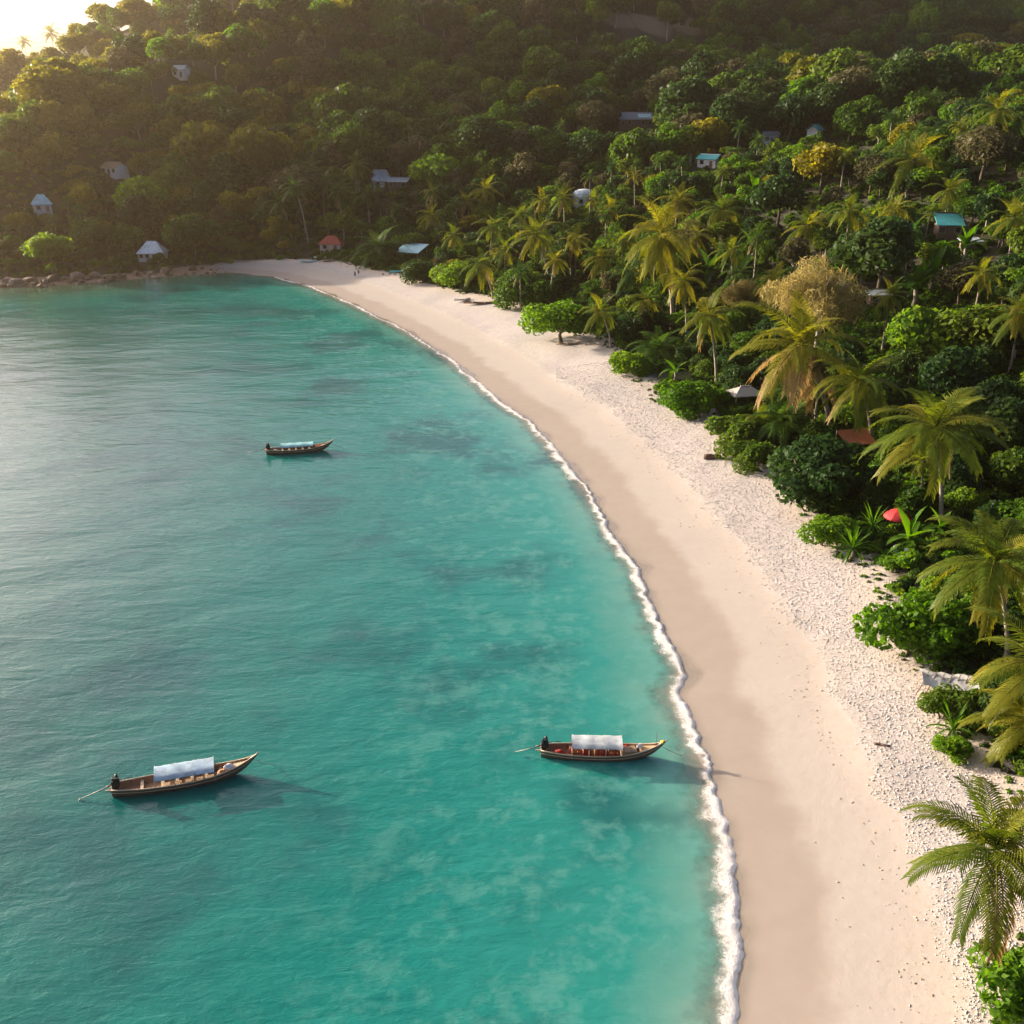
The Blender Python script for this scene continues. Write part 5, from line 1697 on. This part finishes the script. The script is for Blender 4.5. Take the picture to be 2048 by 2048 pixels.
def whole_tree(kind, i, seed, flat=1.0, pale=False):
    mt = {'leafy': 'leaf', 'dark': 'leaf_dark', 'bright': 'leaf_bright', 'yellow': 'leaf_yellow', 'brown': 'leaf_brown'}[kind]
    V, F, t = crown_np(seed, 1700, .085, lobes=(7, 12, 16)[i], flat=(.8, 1.05, .6)[i], spread=(.62, .74, .8)[i], lob=((.34, .52), (.26, .44), (.24, .38))[i])
    V = V * np.array([1.08, 1.08, flat]) + np.array([0, 0, 1.05])
    mb = trunk_mb(seed, 1.15, .05)
    faces = [list(f) for f in F] + [[j + len(V) for j in f] for f in mb.f]
    me = bpy.data.meshes.new('tree'); me.from_pydata(V.tolist() + mb.v, [], faces)
    me.materials.append(M[mt]); me.materials.append(M['bark_pale' if pale else 'bark_dark'])
    me.polygons.foreach_set('material_index', [0] * len(F) + [1] * len(mb.f))
    a = me.attributes.new('tint', 'FLOAT', 'FACE'); a.data.foreach_set('value', np.concatenate([t, np.full(len(mb.f), .5)]).astype(np.float32))
    me.update()
    return me


protos = []; first = {}
for k in ('leafy', 'dark', 'bright', 'yellow', 'brown'):
    first[k] = len(protos)
    protos += [whole_tree(k, i, 500 + len(protos) * 3 + i, (.9, 1.25, .75)[i], i == 1) for i in range(3)]
done = big | set(palms_s)
rest = np.array([i for i in idx if int(i) not in done])
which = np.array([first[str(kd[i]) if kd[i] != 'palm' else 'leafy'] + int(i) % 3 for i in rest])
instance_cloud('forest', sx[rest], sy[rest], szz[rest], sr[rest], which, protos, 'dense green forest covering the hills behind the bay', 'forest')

# low undergrowth between the trees
n0 = 26000
ux = np.concatenate([rng.uniform(-200, 230, n0), rng.uniform(18, 90, 9000), rng.uniform(-60, 60, 6000)]); uy = np.concatenate([rng.uniform(30, 430, n0), rng.uniform(30, 200, 9000), rng.uniform(180, 330, 6000)]); n0 = len(ux)
uv = signed(FOREST, ux, uy); uz = terrain(ux, uy)
us = rng.uniform(.55, 1.45, n0) * (1 + .3 * sstep(200, 400, uy))
pu, pv, pdep = proj(ux, uy, uz + us * .5); prp = us / np.maximum(pdep, 1) * CAM_F
ok = (uv > .4) & (pu > -60) & (pu < 2150) & (clearing(ux, uy) < .3) & (pv < 2200)
for u0, v0, u1, v1, dd in OCC:
    ok &= ~((pu + prp * .8 > u0) & (pu - prp * .8 < u1) & (pv + prp * .4 > v0) & (pv - prp * .4 < v1) & (pdep < dd) & (pdep > dd * .93))
protos_u = [crown_mesh('clump', M[mt], 900 + k, 420, .17, lobes=6, flat=.55, spread=.7) for k, mt in enumerate(('leaf', 'leaf_dark', 'leaf', 'leaf_bright'))]
instance_cloud('undergrowth', ux[ok], uy[ok], uz[ok] + us[ok] * .25, us[ok], rng.integers(0, 4, ok.sum()), protos_u, 'low green undergrowth covering the forest floor', 'undergrowth')

# creepers and fallen leaves along the ragged edge between sand and wood
n0 = 16000
cx_ = np.concatenate([rng.uniform(12, 62, n0), rng.uniform(-60, 40, n0 // 2)]); cy_ = np.concatenate([rng.uniform(38, 220, n0), rng.uniform(180, 325, n0 // 2)])
cv_ = signed(FOREST, cx_, cy_) + fbm(cx_ / 4, cy_ / 4, 66, 2) * 4
ok = (cv_ > -1.6) & (cv_ < 1.2) & (rng.random(len(cx_)) < .42)
creep = [crown_mesh('clump', M[mt], 950 + k, 130, .20, lobes=5, flat=.25, spread=.8, lob=(.25, .4)) for k, mt in enumerate(('leaf', 'leaf_bright', 'leaf_brown'))]
instance_cloud('creepers', cx_[ok], cy_[ok], terrain(cx_[ok], cy_[ok]) + .03, rng.uniform(.25, .62, ok.sum()), rng.integers(0, 3, ok.sum()), creep, 'low creepers and dead leaves along the edge of the sand', 'creepers')
print('SCATTER', len(idx), len(rest), len(big), len(palms_s), ok.sum())

# ------------------------------------------------------------------ the evening air
hm = bpy.data.materials.new('haze'); hm.use_nodes = True
ht = hm.node_tree
ht.nodes.remove(ht.nodes['Principled BSDF'])
pvn = ht.nodes.new('ShaderNodeVolumePrincipled')
pvn.inputs['Color'].default_value = (1.0, .79, .52, 1)
pvn.inputs['Density'].default_value = .00016
pvn.inputs['Anisotropy'].default_value = .82
ht.links.new(pvn.outputs[0], ht.nodes['Material Output'].inputs['Volume'])
hz = obj('haze', MB().box((0, 1300, 100), (6200, 3500, 226)).mesh('haze', hm))
tag(hz, 'thin golden evening haze over the bay and the hills', 'haze', kind='stuff')
